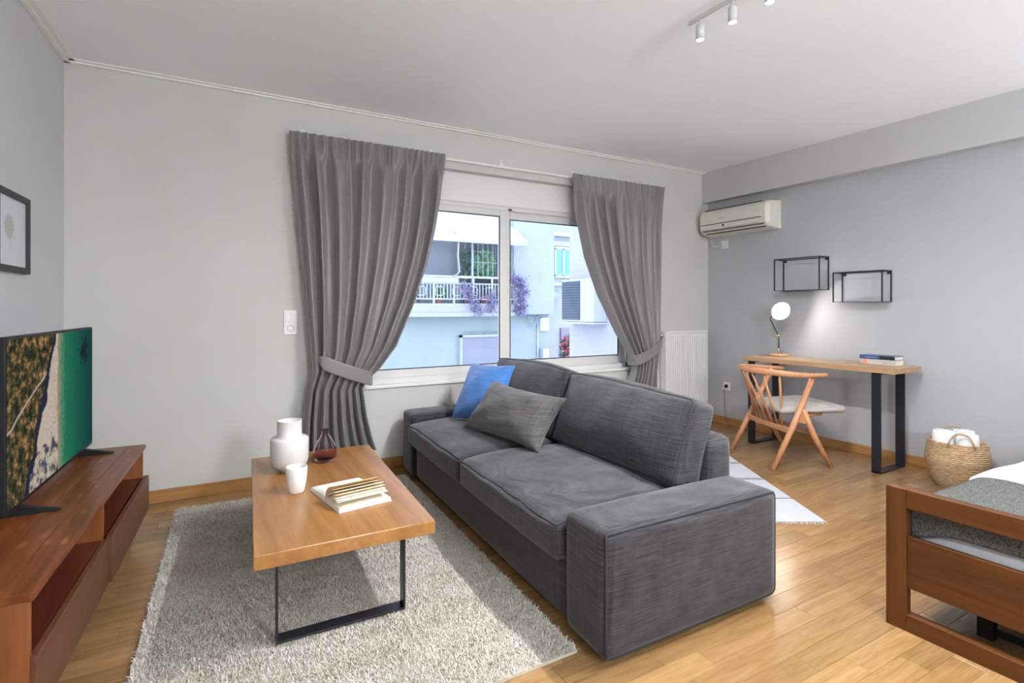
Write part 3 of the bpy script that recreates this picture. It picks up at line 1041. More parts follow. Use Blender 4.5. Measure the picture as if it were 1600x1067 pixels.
def beach():
    m, nt, b = new_mat('beach_broadcast')
    tc = nd(nt, 'ShaderNodeTexCoord')
    sp = nd(nt, 'ShaderNodeSeparateXYZ')
    nt.links.new(tc.outputs['UV'], sp.inputs[0])
    U, V = sp.outputs[0], sp.outputs[1]
    n1 = noise(nt, coords(nt, (5, 3, 1), 'UV'), 1.0, 5, 0.6)
    n2 = noise(nt, coords(nt, (22, 13, 1), 'UV'), 1.0, 6, 0.7)
    n3 = noise(nt, coords(nt, (60, 34, 1), 'UV'), 1.0, 3, 0.6)
    # sea
    sea = ramp(nt, mth(nt, 'ADD', U, mth(nt, 'MULTIPLY', n2, 0.10)), [(0.53, (0.50, 0.33, 0.20)), (0.57, (0.16, 0.30, 0.17)), (0.63, (0.015, 0.20, 0.11)), (0.80, (0.004, 0.12, 0.08)), (1.0, (0.002, 0.055, 0.05))])
    du = mth(nt, 'MULTIPLY', mth(nt, 'SUBTRACT', U, 0.86), 1.78)
    dv = mth(nt, 'SUBTRACT', V, 0.83)
    rr = mth(nt, 'SQRT', mth(nt, 'ADD', mth(nt, 'MULTIPLY', du, du), mth(nt, 'MULTIPLY', dv, dv)))
    rock = mth(nt, 'LESS_THAN', mth(nt, 'ADD', rr, mth(nt, 'MULTIPLY', mth(nt, 'SUBTRACT', n2, 0.5), 0.55)), 0.10)
    sea = mixc(nt, rock, sea, (0.006, 0.02, 0.03))
    patch = ramp(nt, n1, [(0.60, (0, 0, 0)), (0.66, (1, 1, 1))])
    sea = mixc(nt, mth(nt, 'MULTIPLY', patch, 0.6), sea, (0.006, 0.06, 0.06))
    sea = mixc(nt, 0.55, sea, ramp(nt, n3, [(0.3, (0.35, 0.35, 0.35)), (0.7, (1.0, 1.0, 1.0))]), 'MULTIPLY')
    # sand
    sand = ramp(nt, n3, [(0.3, (0.44, 0.35, 0.28)), (0.7, (0.60, 0.50, 0.42))])
    low = mth(nt, 'LESS_THAN', V, mth(nt, 'MULTIPLY', n1, 0.55))
    rocks = ramp(nt, n2, [(0.44, (0.05, 0.06, 0.09)), (0.50, (0.38, 0.32, 0.25)), (0.6, (0.55, 0.47, 0.40))])
    sand = mixc(nt, low, sand, rocks)
    # umbrellas on the shore line
    vo = nd(nt, 'ShaderNodeTexVoronoi')
    vo.inputs['Scale'].default_value = 1.0
    nt.links.new(coords(nt, (40, 26, 1), 'UV'), vo.inputs['Vector'])
    inb = mth(nt, 'MULTIPLY', mth(nt, 'GREATER_THAN', U, 0.435), mth(nt, 'LESS_THAN', U, 0.475))
    dot = mth(nt, 'MULTIPLY', mth(nt, 'LESS_THAN', vo.outputs['Distance'], 0.20), inb)
    dot = mth(nt, 'MULTIPLY', dot, mth(nt, 'GREATER_THAN', V, 0.3))
    sand = mixc(nt, dot, sand, mixc(nt, 0.5, (0.10, 0.14, 0.45), vo.outputs['Color']))
    # scrub
    scrub = ramp(nt, n2, [(0.42, (0.008, 0.014, 0.006)), (0.50, (0.045, 0.05, 0.014)), (0.56, (0.20, 0.10, 0.035)), (0.66, (0.46, 0.30, 0.15))])
    # boundary of scrub: a slanted, wandering line
    edge = mth(nt, 'ADD', mth(nt, 'MULTIPLY', V, 0.30), mth(nt, 'ADD', 0.06, mth(nt, 'MULTIPLY', n1, 0.16)))
    d = mth(nt, 'SUBTRACT', U, edge)
    shade = ramp(nt, d, [(0.0, (1, 1, 1)), (0.006, (1, 1, 1)), (0.035, (1, 1, 1)), (0.045, (0, 0, 0))])
    land = mixc(nt, mth(nt, 'GREATER_THAN', d, 0.0), scrub, mixc(nt, shade, sand, (0.012, 0.016, 0.035)))
    path = mth(nt, 'LESS_THAN', mth(nt, 'ABSOLUTE', mth(nt, 'SUBTRACT', mth(nt, 'ADD', V, mth(nt, 'MULTIPLY', n1, 0.1)), mth(nt, 'ADD', 0.50, mth(nt, 'MULTIPLY', U, 0.8)))), 0.010)
    land = mixc(nt, mth(nt, 'MULTIPLY', path, mth(nt, 'LESS_THAN', d, 0.0)), land, (0.42, 0.34, 0.28))
    shore = mth(nt, 'GREATER_THAN', mth(nt, 'ADD', U, mth(nt, 'MULTIPLY', mth(nt, 'SUBTRACT', n1, 0.5), 0.06)), 0.485)
    c = mixc(nt, shore, land, sea)
    nt.links.new(c, b.inputs['Base Color'])
    b.inputs['Base Color'].default_value = (0, 0, 0, 1)
    nt.links.remove(b.inputs['Base Color'].links[0])
    b.inputs['Base Color'].default_value = (0.01, 0.01, 0.012, 1)
    nt.links.new(c, b.inputs['Emission Color'])
    b.inputs['Emission Strength'].default_value = 0.62
    b.inputs['Roughness'].default_value = 0.2
    b.inputs['Specular IOR Level'].default_value = 0.0
    return m


q = [TVF(0.010, -0.0012, TZ0 + 0.018), TVF(TW - 0.010, -0.0012, TZ0 + 0.018), TVF(TW - 0.010, -0.0012, TZ1 - 0.010), TVF(0.010, -0.0012, TZ1 - 0.010)]
q2 = [TVF(0.010, 0.002, TZ0 + 0.018), TVF(TW - 0.010, 0.002, TZ0 + 0.018), TVF(TW - 0.010, 0.002, TZ1 - 0.010), TVF(0.010, 0.002, TZ1 - 0.010)]
scr = MB().add(q + q2, [(0, 1, 2, 3), (7, 6, 5, 4), (0, 4, 5, 1), (1, 5, 6, 2), (2, 6, 7, 3), (3, 7, 4, 0)]).build('screen', beach(), tv, fix=False)
uv = scr.data.uv_layers.new(name='UVMap')
for l in scr.data.loops:
    uv.data[l.index].uv = [(0, 0), (1, 0), (1, 1), (0, 1)][l.vertex_index % 4]
for u in (0.14, TW - 0.12):
    m = MB()
    m.hexa([TVF(u - 0.012, -0.115, 0.5), TVF(u + 0.012, -0.115, 0.5), TVF(u + 0.016, 0.03, 0.5), TVF(u - 0.016, 0.03, 0.5),
            TVF(u - 0.010, -0.115, 0.506), TVF(u + 0.010, -0.115, 0.506), TVF(u + 0.014, 0.03, 0.540), TVF(u - 0.014, 0.03, 0.540)], 0.002)
    m.hexa([TVF(u - 0.016, 0.03, 0.5), TVF(u + 0.016, 0.03, 0.5), TVF(u + 0.012, 0.13, 0.5), TVF(u - 0.012, 0.13, 0.5),
            TVF(u - 0.014, 0.03, 0.540), TVF(u + 0.014, 0.03, 0.540), TVF(u + 0.010, 0.13, 0.506), TVF(u - 0.010, 0.13, 0.506)], 0.002)
    m.build('foot', M_dark_plastic, tv)

# ------------------------------------------------------------------ framed picture on the left wall
PW = 0.40
pf = thing('picture_frame', (LX(3.3) + 0.01, 3.3, 1.42), 'black framed print of a pale dried flower on the left wall', 'picture')


def PF(a, out, z):                         # a along the wall from the far edge towards the room
    yy = 3.497 - a
    return (LX(yy) + out, yy, z)


m = MB()
for a0, a1, z0, z1 in ((0, 0.028, 1.415, 1.782), (PW - 0.028, PW, 1.415, 1.782), (0.028, PW - 0.028, 1.415, 1.443), (0.028, PW - 0.028, 1.754, 1.782)):
    m.box(a0, 0.002, z0, a1, 0.024, z1, 0.001, fn=PF)
m.build('frame', mat('frame_black', (0.018, 0.022, 0.025), 0.5), pf)


def flower_print():
    m, nt, b = new_mat('flower_print')
    tc = nd(nt, 'ShaderNodeTexCoord')
    sp = nd(nt, 'ShaderNodeSeparateXYZ')
    nt.links.new(tc.outputs['Object'], sp.inputs[0])
    dy = mth(nt, 'SUBTRACT', sp.outputs[1], -0.037)
    dz = mth(nt, 'SUBTRACT', sp.outputs[2], 0.200)
    ang = mth(nt, 'ARCTAN2', dz, dy)
    r = mth(nt, 'SQRT', mth(nt, 'ADD', mth(nt, 'MULTIPLY', dy, dy), mth(nt, 'MULTIPLY', dz, dz)))
    pet = mth(nt, 'MULTIPLY', mth(nt, 'ABSOLUTE', mth(nt, 'SINE', mth(nt, 'MULTIPLY', ang, 9.0))), 0.018)
    rr = mth(nt, 'SUBTRACT', r, pet)
    f = ramp(nt, rr, [(0.0, (0.42, 0.38, 0.31)), (0.018, (0.46, 0.44, 0.39)), (0.032, (0.33, 0.37, 0.38)), (0.047, (0.55, 0.58, 0.61)), (0.055, (0.60, 0.61, 0.67))])
    stem = mth(nt, 'MULTIPLY', mth(nt, 'LESS_THAN', mth(nt, 'ABSOLUTE', mth(nt, 'ADD', dy, mth(nt, 'MULTIPLY', dz, 0.18))), 0.0022), mth(nt, 'LESS_THAN', mth(nt, 'ABSOLUTE', mth(nt, 'ADD', dz, 0.075)), 0.035))
    f = mixc(nt, mth(nt, 'MULTIPLY', stem, 0.6), f, (0.24, 0.28, 0.26))
    nt.links.new(f, b.inputs['Base Color'])
    b.inputs['Roughness'].default_value = 0.35
    return m


MB().box(0.027, 0.004, 1.442, PW - 0.027, 0.012, 1.755, fn=PF).build('print', flower_print(), pf)


# ------------------------------------------------------------------ shaggy rug
def ribbons(name, m, parent, base, n, corners, length, width, z0, rnd=None, spread=1.0, edge=0.0, lift=(0.25, 0.75)):
    """n short bent blades over a quad area, as one mesh"""
    c = np.array(corners, float)
    u, v = rng.random(n), rng.random(n)
    P = (c[0][None] * ((1 - u) * (1 - v))[:, None] + c[1][None] * (u * (1 - v))[:, None] + c[2][None] * (u * v)[:, None] + c[3][None] * ((1 - u) * v)[:, None])
    an = rng.random(n) * 2 * np.pi
    d = np.stack([np.cos(an), np.sin(an)], 1)
    s = np.stack([-d[:, 1], d[:, 0]], 1)
    L = length * rng.uniform(0.55, 1.0, n)
    el = rng.uniform(lift[0], lift[1], n)
    W = width * rng.uniform(0.7, 1.2, n)
    V = np.zeros((n, 6, 3))
    for k, (fr, hz, ww) in enumerate(((0, 0, 1.0), (0.5, 0.75, 0.9), (1.0, 1.0, 0.35))):
        xy = P[:, :2] + d * (L * fr * (1 - el * 0.6))[:, None] * spread
        zz = z0 + L * el * hz
        for j, sg in enumerate((-1, 1)):
            V[:, 2 * k + j, :2] = xy + s * (W * ww * 0.5 * sg)[:, None]
            V[:, 2 * k + j, 2] = zz
    V = V.reshape(-1, 3) - np.array(base)[None]
    i0 = (np.arange(n) * 6)[:, None]
    F = np.concatenate([i0 + np.array([[0, 1, 3, 2]]), i0 + np.array([[2, 3, 5, 4]])], 1).reshape(-1)
    me = bpy.data.meshes.new(name)
    me.vertices.add(len(V))
    me.vertices.foreach_set('co', V.astype(np.float32).ravel())
    nf = 2 * n
    me.loops.add(4 * nf)
    me.loops.foreach_set('vertex_index', F.astype(np.int32))
    me.polygons.add(nf)
    me.polygons.foreach_set('loop_start', np.arange(0, 4 * nf, 4, dtype=np.int32))
    me.polygons.foreach_set('loop_total', np.full(nf, 4, dtype=np.int32))
    me.update(calc_edges=True)
    set_rnd(me, np.repeat(rng.random(n), 6))
    me.materials.append(m)
    o = bpy.data.objects.new(name, me)
    COL.objects.link(o)
    o.parent = parent
    return o


def pile_mat():
    m, nt, b = new_mat('shag_pile')
    at = nd(nt, 'ShaderNodeAttribute', attribute_name='rnd')
    patch = noise(nt, coords(nt, (3.2, 9, 3)), 1.0, 4, 0.65)
    k = mth(nt, 'ADD', at.outputs['Fac'], mth(nt, 'MULTIPLY', mth(nt, 'SUBTRACT', patch, 0.5), 1.0))
    c = ramp(nt, k, [(0.0, (0.24, 0.20, 0.16)), (0.18, (0.43, 0.39, 0.34)), (0.42, (0.61, 0.58, 0.53)), (1.0, (0.71, 0.69, 0.66))])
    nt.links.new(c, b.inputs['Base Color'])
    b.inputs['Roughness'].default_value = 0.9
    b.inputs['Specular IOR Level'].default_value = 0.1
    return m


RC = [(-0.235, 1.575, 0), (1.185, 1.585, 0), (1.318, 3.875, 0), (-0.125, 3.915, 0)]
rug = thing('shaggy_rug', (0.54, 2.74, 0), 'cream beige shaggy rug under the coffee table', 'rug')
mb = MB()
mb.prism([(p[0], p[1]) for p in RC], 0.001, 0.012)
mb.build('backing', mat('rug_backing', (0.50, 0.45, 0.37), 0.95), rug)
ribbons('pile', pile_mat(), rug, (0.54, 2.74, 0), 170000, RC, 0.023, 0.0028, 0.010)['kind'] = 'stuff'

# white flat-woven rug behind the sofa
WRf = frame2((3.164, 1.828), 60.0, 150.0)
wr = thing('cotton_rug', WRf(0.75, 0.42, 0), 'white flat-woven cotton rug with thin black stripes behind the sofa', 'rug')


def stripe_mat():
    m, nt, b = new_mat('striped_cotton')
    at = nd(nt, 'ShaderNodeAttribute', attribute_name='rnd')
    k = at.outputs['Fac']
    n = noise(nt, coords(nt, (40, 40, 40)), 1.0, 2)
    acc = None
    for s in (0.385, 0.775, 0.80, 1.185, 1.21):
        e = mth(nt, 'LESS_THAN', mth(nt, 'ABSOLUTE', mth(nt, 'SUBTRACT', k, s)), mth(nt, 'MULTIPLY', n, 0.013))
        acc = e if acc is None else mth(nt, 'MAXIMUM', acc, e)
    weave = ramp(nt, noise(nt, coords(nt, (160, 160, 160)), 1, 2), [(0.3, (0.40, 0.42, 0.46)), (0.7, (0.50, 0.52, 0.57))])
    nt.links.new(mixc(nt, acc, weave, (0.03, 0.03, 0.05)), b.inputs['Base Color'])
    b.inputs['Roughness'].default_value = 0.95
    return m


nu = 60
mb = MB()
mb.grid(lambda a, b: WRf(a * 1.60, b * 0.78, 0.006), nu, 4, False)
mb.grid(lambda a, b: WRf(a * 1.60, b * 0.78, 0.001), nu, 4, False)
for w_ in (0, 0.78):
    mb.grid(lambda a, b: WRf(a * 1.60, w_, 0.001 + 0.005 * b), nu, 1, False)
for u_ in (0, 1.60):
    mb.grid(lambda a, b: WRf(u_, a * 0.78, 0.001 + 0.005 * b), 4, 1, False)
o = mb.build('weave', stripe_mat(), wr)
set_rnd(o.data, [((v.co.x + wr.location.x - 3.164) * math.cos(math.radians(60)) + (v.co.y + wr.location.y - 1.828) * math.sin(math.radians(60))) for v in o.data.vertices])
mb = MB()
for i in range(52):
    w_ = 0.006 + i * 0.015
    a = WRf(0.0, w_, 0.004)
    b_ = WRf(-0.022 - 0.008 * random.random(), w_ + random.uniform(-0.006, 0.006), 0.002)
    mb.tube([a, b_], 0.0018, 4)
mb.build('fringe', mat('cotton_thread', (0.72, 0.72, 0.72), 0.95), wr, kind='stuff')

# ------------------------------------------------------------------ desk
dk = thing('desk', (4.63, 2.70, 0), 'narrow oak desk with black flat-steel loop legs against the wall', 'desk')
bx('tabletop', M_desk, dk, 4.420, 2.050, 0.760, 4.822, 3.330, 0.800, bev=0.002)
for y0 in (2.150, 3.222):
    m = MB()
    m.box(4.436, y0, 0.0, 4.450, y0 + 0.065, 0.760, 0.001)
    m.box(4.838 - 0.046, y0, 0.0, 4.838 - 0.032, y0 + 0.065, 0.760, 0.001)
    m.box(4.436, y0, 0.0, 4.806, y0 + 0.065, 0.012, 0.001)
    m.box(4.436, y0, 0.748, 4.806, y0 + 0.065, 0.760, 0.001)
    m.build('leg_frame', M_black, dk)


# books on the desk
def hardback(label, c, ang, L, Wd, H, cover, spine_col, stripe=None):
    f = frame2(c, ang, ang + 90)
    root = thing('hardback_book', f(L / 2, Wd / 2, c[2]), label, 'book')
    z0 = c[2]
    t = 0.003
    cv = mat('cover_' + label.split()[0], cover, 0.4)
    m = MB()
    m.box(0, 0, z0, L, Wd, z0 + t, fn=f)
    m.box(0, 0, z0 + H - t, L, Wd, z0 + H, fn=f)
    m.build('cover', cv, root)
    MB().box(0, -t, z0, L, 0, z0 + H, 0.0008, fn=f).build('spine', mat('spine_' + label.split()[0], spine_col, 0.4), root)
    MB().box(0.004, 0.0, z0 + t, L - 0.004, Wd - 0.005, z0 + H - t, fn=f).build('page_block', M_paper, root)
    for (a, b, z_a, z_b, colr) in (stripe or []):
        MB().box(a, -t - 0.0008, z0 + z_a, b, -t + 0.0002, z0 + z_b, fn=f).build('spine_print', mat('print_' + label.split()[0], colr, 0.5), root)


# spine faces the room (-x): u runs along -y
hardback('grey hardback book with an orange spine patch under the blue book', (4.690, 2.425, 0.800), -91.0, 0.262, 0.128, 0.040, (0.55, 0.52, 0.50), (0.50, 0.47, 0.44),
         [(0.018, 0.050, 0.004, 0.036, (0.75, 0.28, 0.14)), (0.17, 0.172, 0.006, 0.034, (0.25, 0.24, 0.25)), (0.18, 0.245, 0.013, 0.017, (0.36, 0.35, 0.36)), (0.18, 0.235, 0.022, 0.026, (0.36, 0.35, 0.36))])
hardback('blue hardback book lying on top of the grey book', (4.686, 2.428, 0.840), -90.0, 0.260, 0.132, 0.031, (0.10, 0.13, 0.20), (0.045, 0.08, 0.23),
         [(0.15, 0.256, 0.001, 0.030, (0.02, 0.025, 0.035)), (0.04, 0.13, 0.012, 0.018, (0.16, 0.30, 0.52)), (0.19, 0.245, 0.010, 0.016, (0.35, 0.37, 0.38))])

# ------------------------------------------------------------------ desk lamp
LB = Vector((4.690, 3.148, 0.800))
lp = thing('desk_lamp', LB, 'brass and black jointed desk lamp with a glowing bowl shade', 'lamp')
MB().lathe([(0.0, 0), (0.082, 0), (0.085, 0.004), (0.085, 0.020), (0.082, 0.024), (0.0, 0.024)], LB, 40).build('base', M_desk, lp)
MB().tube([LB + Vector((0, 0, 0.024)), LB + Vector((0, 0, 0.075))], 0.007, 12).build('collar', M_brass, lp)
MB().tube([LB + Vector((0, 0, 0.07)), LB + Vector((0, 0, 0.185))], 0.006, 12).build('post', M_black, lp)
J = Vector((4.690, 3.150, 0.990))
j = MB().lathe([(0, -0.014), (0.011, -0.010), (0.013, 0), (0.011, 0.010), (0, 0.014)], J, 14).build('joint', M_brass, lp)
MB().tube([J, J + Vector((-0.02, 0.030, -0.002))], [0.004, 0.009], 10).build('knob', M_brass, j)
EL = Vector((4.680, 3.232, 1.150))
HC = Vector((4.600, 3.067, 1.222))                # centre of the shade opening
AX = Vector((-0.48, -0.81, -0.30)).normalized()   # where the shade points
MB().tube([J, EL], 0.005, 10).build('arm', M_black, lp)
MB().lathe([(0, -0.01), (0.009, -0.006), (0.010, 0), (0.009, 0.006), (0, 0.01)], EL, 12).build('joint', M_brass, lp)
MB().tube([EL, HC - AX * 0.075 + Vector((0, 0, 0.0))], 0.005, 10).build('neck', M_black, lp)
R_ = 0.084
MB().lathe([(0.012, -0.085), (0.020, -0.080), (0.030, -0.066), (0.058, -0.040), (0.078, -0.012), (R_, 0.0), (R_ - 0.002, 0.0), (0.074, -0.012), (0.054, -0.038), (0.026, -0.062), (0.0, -0.066)], HC, 40, AX).build(
    'shade', mat('white_shade', (0.85, 0.84, 0.80), 0.35), lp)
MB().lathe([(0.012, -0.066), (0.014, -0.020), (0.012, -0.010)], HC, 16, AX).build('bulb_socket', M_brass, lp)
r0 = 0.024
MB().lathe([(0.010, -0.012)] + [(r0 * math.sin(a), 0.017 - r0 * math.cos(a)) for a in [0.5 + i * (math.pi - 0.5) / 10 for i in range(11)]], HC, 20, AX).build('bulb', mat('lit_bulb', (1, 1, 1), 0.4, emit=(1.0, 0.96, 0.88), es=230), lp)


# ------------------------------------------------------------------ wire shelves
def wire_shelf(label, y0, y1, z0, z1, group=None):
    root = thing('wire_shelf', (RX, (y0 + y1) / 2, z0), label, 'shelf')
    xf, xb_, r = 4.770, RX - 0.006, 0.0045
    for y_ in (y0, y1):
        for x_ in (xf, xb_):
            bx('post', M_wire, root, x_ - r, y_ - r, z0, x_ + r, y_ + r, z1)
    m = MB()
    for x_ in (xf, xb_):
        m.box(x_ - r, y0, z1 - 2 * r, x_ + r, y1, z1)
    for y_ in (y0, y1):
        m.box(xf, y_ - r, z1 - 2 * r, xb_, y_ + r, z1)
    m.build('top_frame', M_wire, root)
    bx('shelf_plate', M_wire, root, xf - r, y0 - r, z0, xb_ + r, y1 + r, z0 + 0.004)
    for y_ in (y0 + 0.012, y1 - 0.024):
        bx('hanging_tab', M_wire, root, RX - 0.008, y_ - 0.006, z1 - 0.030, RX - 0.001, y_ + 0.018, z1 - 0.004)


wire_shelf('black wire frame wall shelf between the air conditioner and the lower shelf', 2.813, 3.246, 1.413, 1.716)
wire_shelf('black wire frame wall shelf hanging lower, above the stacked books', 2.301, 2.690, 1.300, 1.560)

# ------------------------------------------------------------------ air conditioner
ac = thing('air_conditioner', (RX, 3.70, 2.03), 'cream white split air conditioner under the ceiling beam', 'air conditioner')
M_ac = mat('cream_plastic', (0.72, 0.69, 0.63), 0.4)
M_slot = mat('dark_slot', (0.10, 0.09, 0.08), 0.6)
AY0, AY1 = 3.279, 4.118
prof = [(0.0, 2.030), (-0.10, 2.030), (-0.165, 2.050), (-0.197, 2.085), (-0.205, 2.14), (-0.205, 2.225), (-0.195, 2.262), (-0.165, 2.290), (-0.10, 2.302), (0.0, 2.302)]
inset = {0: 0.0}


def ac_shell(y0, y1, sh, name):
    m = MB()
    n = len(prof)
    ys = [(y0, sh), (y0 + 0.03, 1.0), (y1 - 0.03, 1.0), (y1, sh)]
    vs_, fs = [], []
    for yy, k in ys:
        for dx, z in prof:
            vs_.append((RX + dx * k, yy, 2.166 + (z - 2.166) * (1 - (1 - k) * 0.25)))
    for s in range(3):
        for i in range(n - 1):
            fs.append((s * n + i, s * n + i + 1, (s + 1) * n + i + 1, (s + 1) * n + i))
    fs.append(tuple(range(n)))
    fs.append(tuple(3 * n + i for i in range(n))[::-1])
    m.add(vs_, fs, False)
    return m.build(name, M_ac, ac)


ac_shell(AY0, AY1, 0.82, 'body')
bx('back_plate', M_ac, ac, RX - 0.035, AY0 - 0.004, 2.026, RX, AY1 + 0.004, 2.306, bev=0.003)
bx('front_panel', M_ac, ac, RX - 0.2105, AY0 + 0.075, 2.142, RX - 0.203, AY1 - 0.035, 2.232, bev=0.003)
bx('front_panel', M_ac, ac, RX - 0.2095, AY0 + 0.075, 2.090, RX - 0.198, AY1 - 0.035, 2.133, bev=0.002)
bx('air_slot', M_slot, ac, RX - 0.207, AY0 + 0.070, 2.1335, RX - 0.203, AY1 - 0.035, 2.1410)
MB().hexa([(RX - 0.186, AY0 + 0.05, 2.066), (RX - 0.190, AY0 + 0.05, 2.0665), (RX - 0.190, AY1 - 0.06, 2.0665), (RX - 0.186, AY1 - 0.06, 2.066),
           (RX - 0.194, AY0 + 0.05, 2.076), (RX - 0.197, AY0 + 0.05, 2.0765), (RX - 0.197, AY1 - 0.06, 2.0765), (RX - 0.194, AY1 - 0.06, 2.076)]).build('louvre', M_slot, ac)
MB().hexa([(RX - 0.150, AY0 + 0.05, 2.041), (RX - 0.158, AY0 + 0.05, 2.0415), (RX - 0.158, AY1 - 0.08, 2.0415), (RX - 0.150, AY1 - 0.08, 2.041),
           (RX - 0.166, AY0 + 0.05, 2.049), (RX - 0.172, AY0 + 0.05, 2.0495), (RX - 0.172, AY1 - 0.08, 2.0495), (RX - 0.166, AY1 - 0.08, 2.049)]).build('louvre', M_slot, ac)
bx('receiver', M_dark_plastic, ac, RX - 0.2112, 3.775, 2.104, RX - 0.209, 3.800, 2.122)
bx('badge', mat('badge_grey', (0.35, 0.34, 0.33), 0.4), ac, RX - 0.2112, 3.78, 2.188, RX - 0.210, 3.84, 2.194)
for y_ in (3.84, 3.70):
    bx('print_mark', mat('print_grey', (0.42, 0.40, 0.37), 0.5), ac, RX - 0.2102, y_, 2.108, RX - 0.209, y_ + 0.045, 2.112)
bx('top_grille', M_slot, ac, RX - 0.165, AY0 + 0.10, 2.291, RX - 0.05, AY1 - 0.06, 2.3035)

# ------------------------------------------------------------------ chair
CO = (3.950, 2.902)
CF = frame2(CO, -23.0, 67.0)
ch = thing('armchair', CF(0.25, 0, 0), 'beech spindle-back chair with a grey padded seat pulled to the desk', 'chair')


def V3(a, b, z):
    return CF(a, b, z)


for s in (-1, 1):
    MB().tube([V3(0.0, s * 0.305, 0), V3(0.175, s * 0.295, 0.33), V3(0.36, s * 0.275, 0.715)], [0.018, 0.024, 0.020], 14).build('rear_leg', M_chair, ch)
    MB().tube([V3(0.495, s * 0.295, 0), V3(0.36, s * 0.29, 0.24), V3(0.262, s * 0.284, 0.465)], [0.017, 0.022, 0.024], 14).build('front_leg', M_chair, ch)
    # side gusset where the legs meet
    MB().hexa([V3(0.195, s * 0.280 - 0.010, 0.36), V3(0.315, s * 0.280 - 0.010, 0.34), V3(0.315, s * 0.280 + 0.010, 0.34), V3(0.195, s * 0.280 + 0.010, 0.36),
               V3(0.245, s * 0.278 - 0.010, 0.49), V3(0.275, s * 0.278 - 0.010, 0.49), V3(0.275, s * 0.278 + 0.010, 0.49), V3(0.245, s * 0.278 + 0.010, 0.49)], 0.004).build('gusset', M_chair, ch)
    MB().tube([V3(0.22, s * 0.27, 0.400), V3(0.47, s * 0.22, 0.405)], 0.012, 10).build('seat_rail', M_chair, ch)

# bent rail
ctrl = [(0.475, -0.262), (0.36, -0.290), (0.22, -0.285), (0.09, -0.235), (-0.02, -0.135), (-0.06, 0.0), (-0.02, 0.135), (0.09, 0.235), (0.22, 0.285), (0.36, 0.290), (0.475, 0.262)]


def catmull(P, n=6):
    out = []
    for i in range(len(P) - 1):
        p0, p1, p2, p3 = P[max(i - 1, 0)], P[i], P[i + 1], P[min(i + 2, len(P) - 1)]
        for k in range(n):
            t = k / n
            out.append(tuple(0.5 * (2 * b + (c - a) * t + (2 * a - 5 * b + 4 * c - d) * t * t + (3 * b - a - 3 * c + d) * t ** 3) for a, b, c, d in zip(p0, p1, p2, p3)))
    out.append(P[-1])
    return out


arc = catmull(ctrl)
m = MB()
vs_, fs = [], []
N = len(arc)
for i, (a, b) in enumerate(arc):
    p, nx = arc[max(i - 1, 0)], arc[min(i + 1, N - 1)]
    tx, ty = nx[0] - p[0], nx[1] - p[1]
    L = math.hypot(tx, ty)
    ox, oy = ty / L, -tx / L                       # outward
    k = abs(i / (N - 1) * 2 - 1)
    wd = 0.016 + 0.014 * smoothstep(0.55, 0.95, k) if k < 0.97 else 0.016
    hh = 0.024 - 0.008 * smoothstep(0.4, 0.9, k)
    z = 0.752 - 0.030 * smoothstep(0.0, 0.9, k)
    for q in range(10):
        an = 2 * math.pi * q / 10
        cx_, cz_ = math.cos(an), math.sin(an)
        cx_ = math.copysign(abs(cx_) ** 0.6, cx_)
        cz_ = math.copysign(abs(cz_) ** 0.6, cz_)
        vs_.append(V3(a + ox * wd * cx_, b + oy * wd * cx_, z + hh * cz_))
for i in range(N - 1):
    for q in range(10):
        q2_ = (q + 1) % 10
        fs.append((i * 10 + q, i * 10 + q2_, (i + 1) * 10 + q2_, (i + 1) * 10 + q))
fs.append(tuple(range(10)))
fs.append(tuple((N - 1) * 10 + q for q in range(10))[::-1])
m.add(vs_, fs, True)
m.build('back_rail', M_chair, ch)
bx('stretcher', M_chair, ch, 0.138, -0.295, 0.272, 0.172, 0.295, 0.314, bev=0.006, fn=CF)
bx('stretcher', M_chair, ch, 0.345, -0.285, 0.255, 0.372, 0.285, 0.285, bev=0.006, fn=CF)
for i in range(7):
    k = -1 + i / 3.0
    a_t = -0.055 + 0.155 * abs(k) ** 2.1
    b_t = 0.235 * k
    z_t = 0.738 - 0.012 * abs(k)
    MB().tube([V3(a_t, b_t, z_t), V3((a_t + 0.155) / 2, 0.215 * k, (z_t + 0.31) / 2), V3(0.155, 0.19 * k, 0.305)], [0.0075, 0.0105, 0.008], 10).build('spindle', M_chair, ch)
fm = soft_map((0.255, 0.255, 0.028), 0.024, (0.02, 0.02, 0.014))


def seat_place(p):
    a, b, z = p
    k = (a + 0.255) / 0.51
    return CF(0.385 + a, b * (0.90 + 0.22 * k), 0.440 + z + 0.010 * k)


soft_box(MB(), fm, seat_place, 16).build('seat', linen('grey_seat_cloth', (0.32, 0.30, 0.28), (0.46, 0.43, 0.41), 0.8, 0.2, 1.5), ch)

# ------------------------------------------------------------------ woven basket with towels
BC = (4.600, 1.735)
bs = thing('woven_basket', (BC[0], BC[1], 0), 'woven seagrass belly basket with loop handles by the wall', 'basket')


def weave_mat():
    m, nt, b = new_mat('seagrass')
    n = noise(nt, coords(nt, (40, 40, 130)), 1.0, 3, 0.6)
    nt.links.new(ramp(nt, n, [(0.3, (0.28, 0.17, 0.08)), (0.55, (0.47, 0.33, 0.19)), (0.75, (0.58, 0.44, 0.28))]), b.inputs['Base Color'])
    b.inputs['Roughness'].default_value = 0.8
    bump(nt, b, n, 0.6, 0.006)
    return m


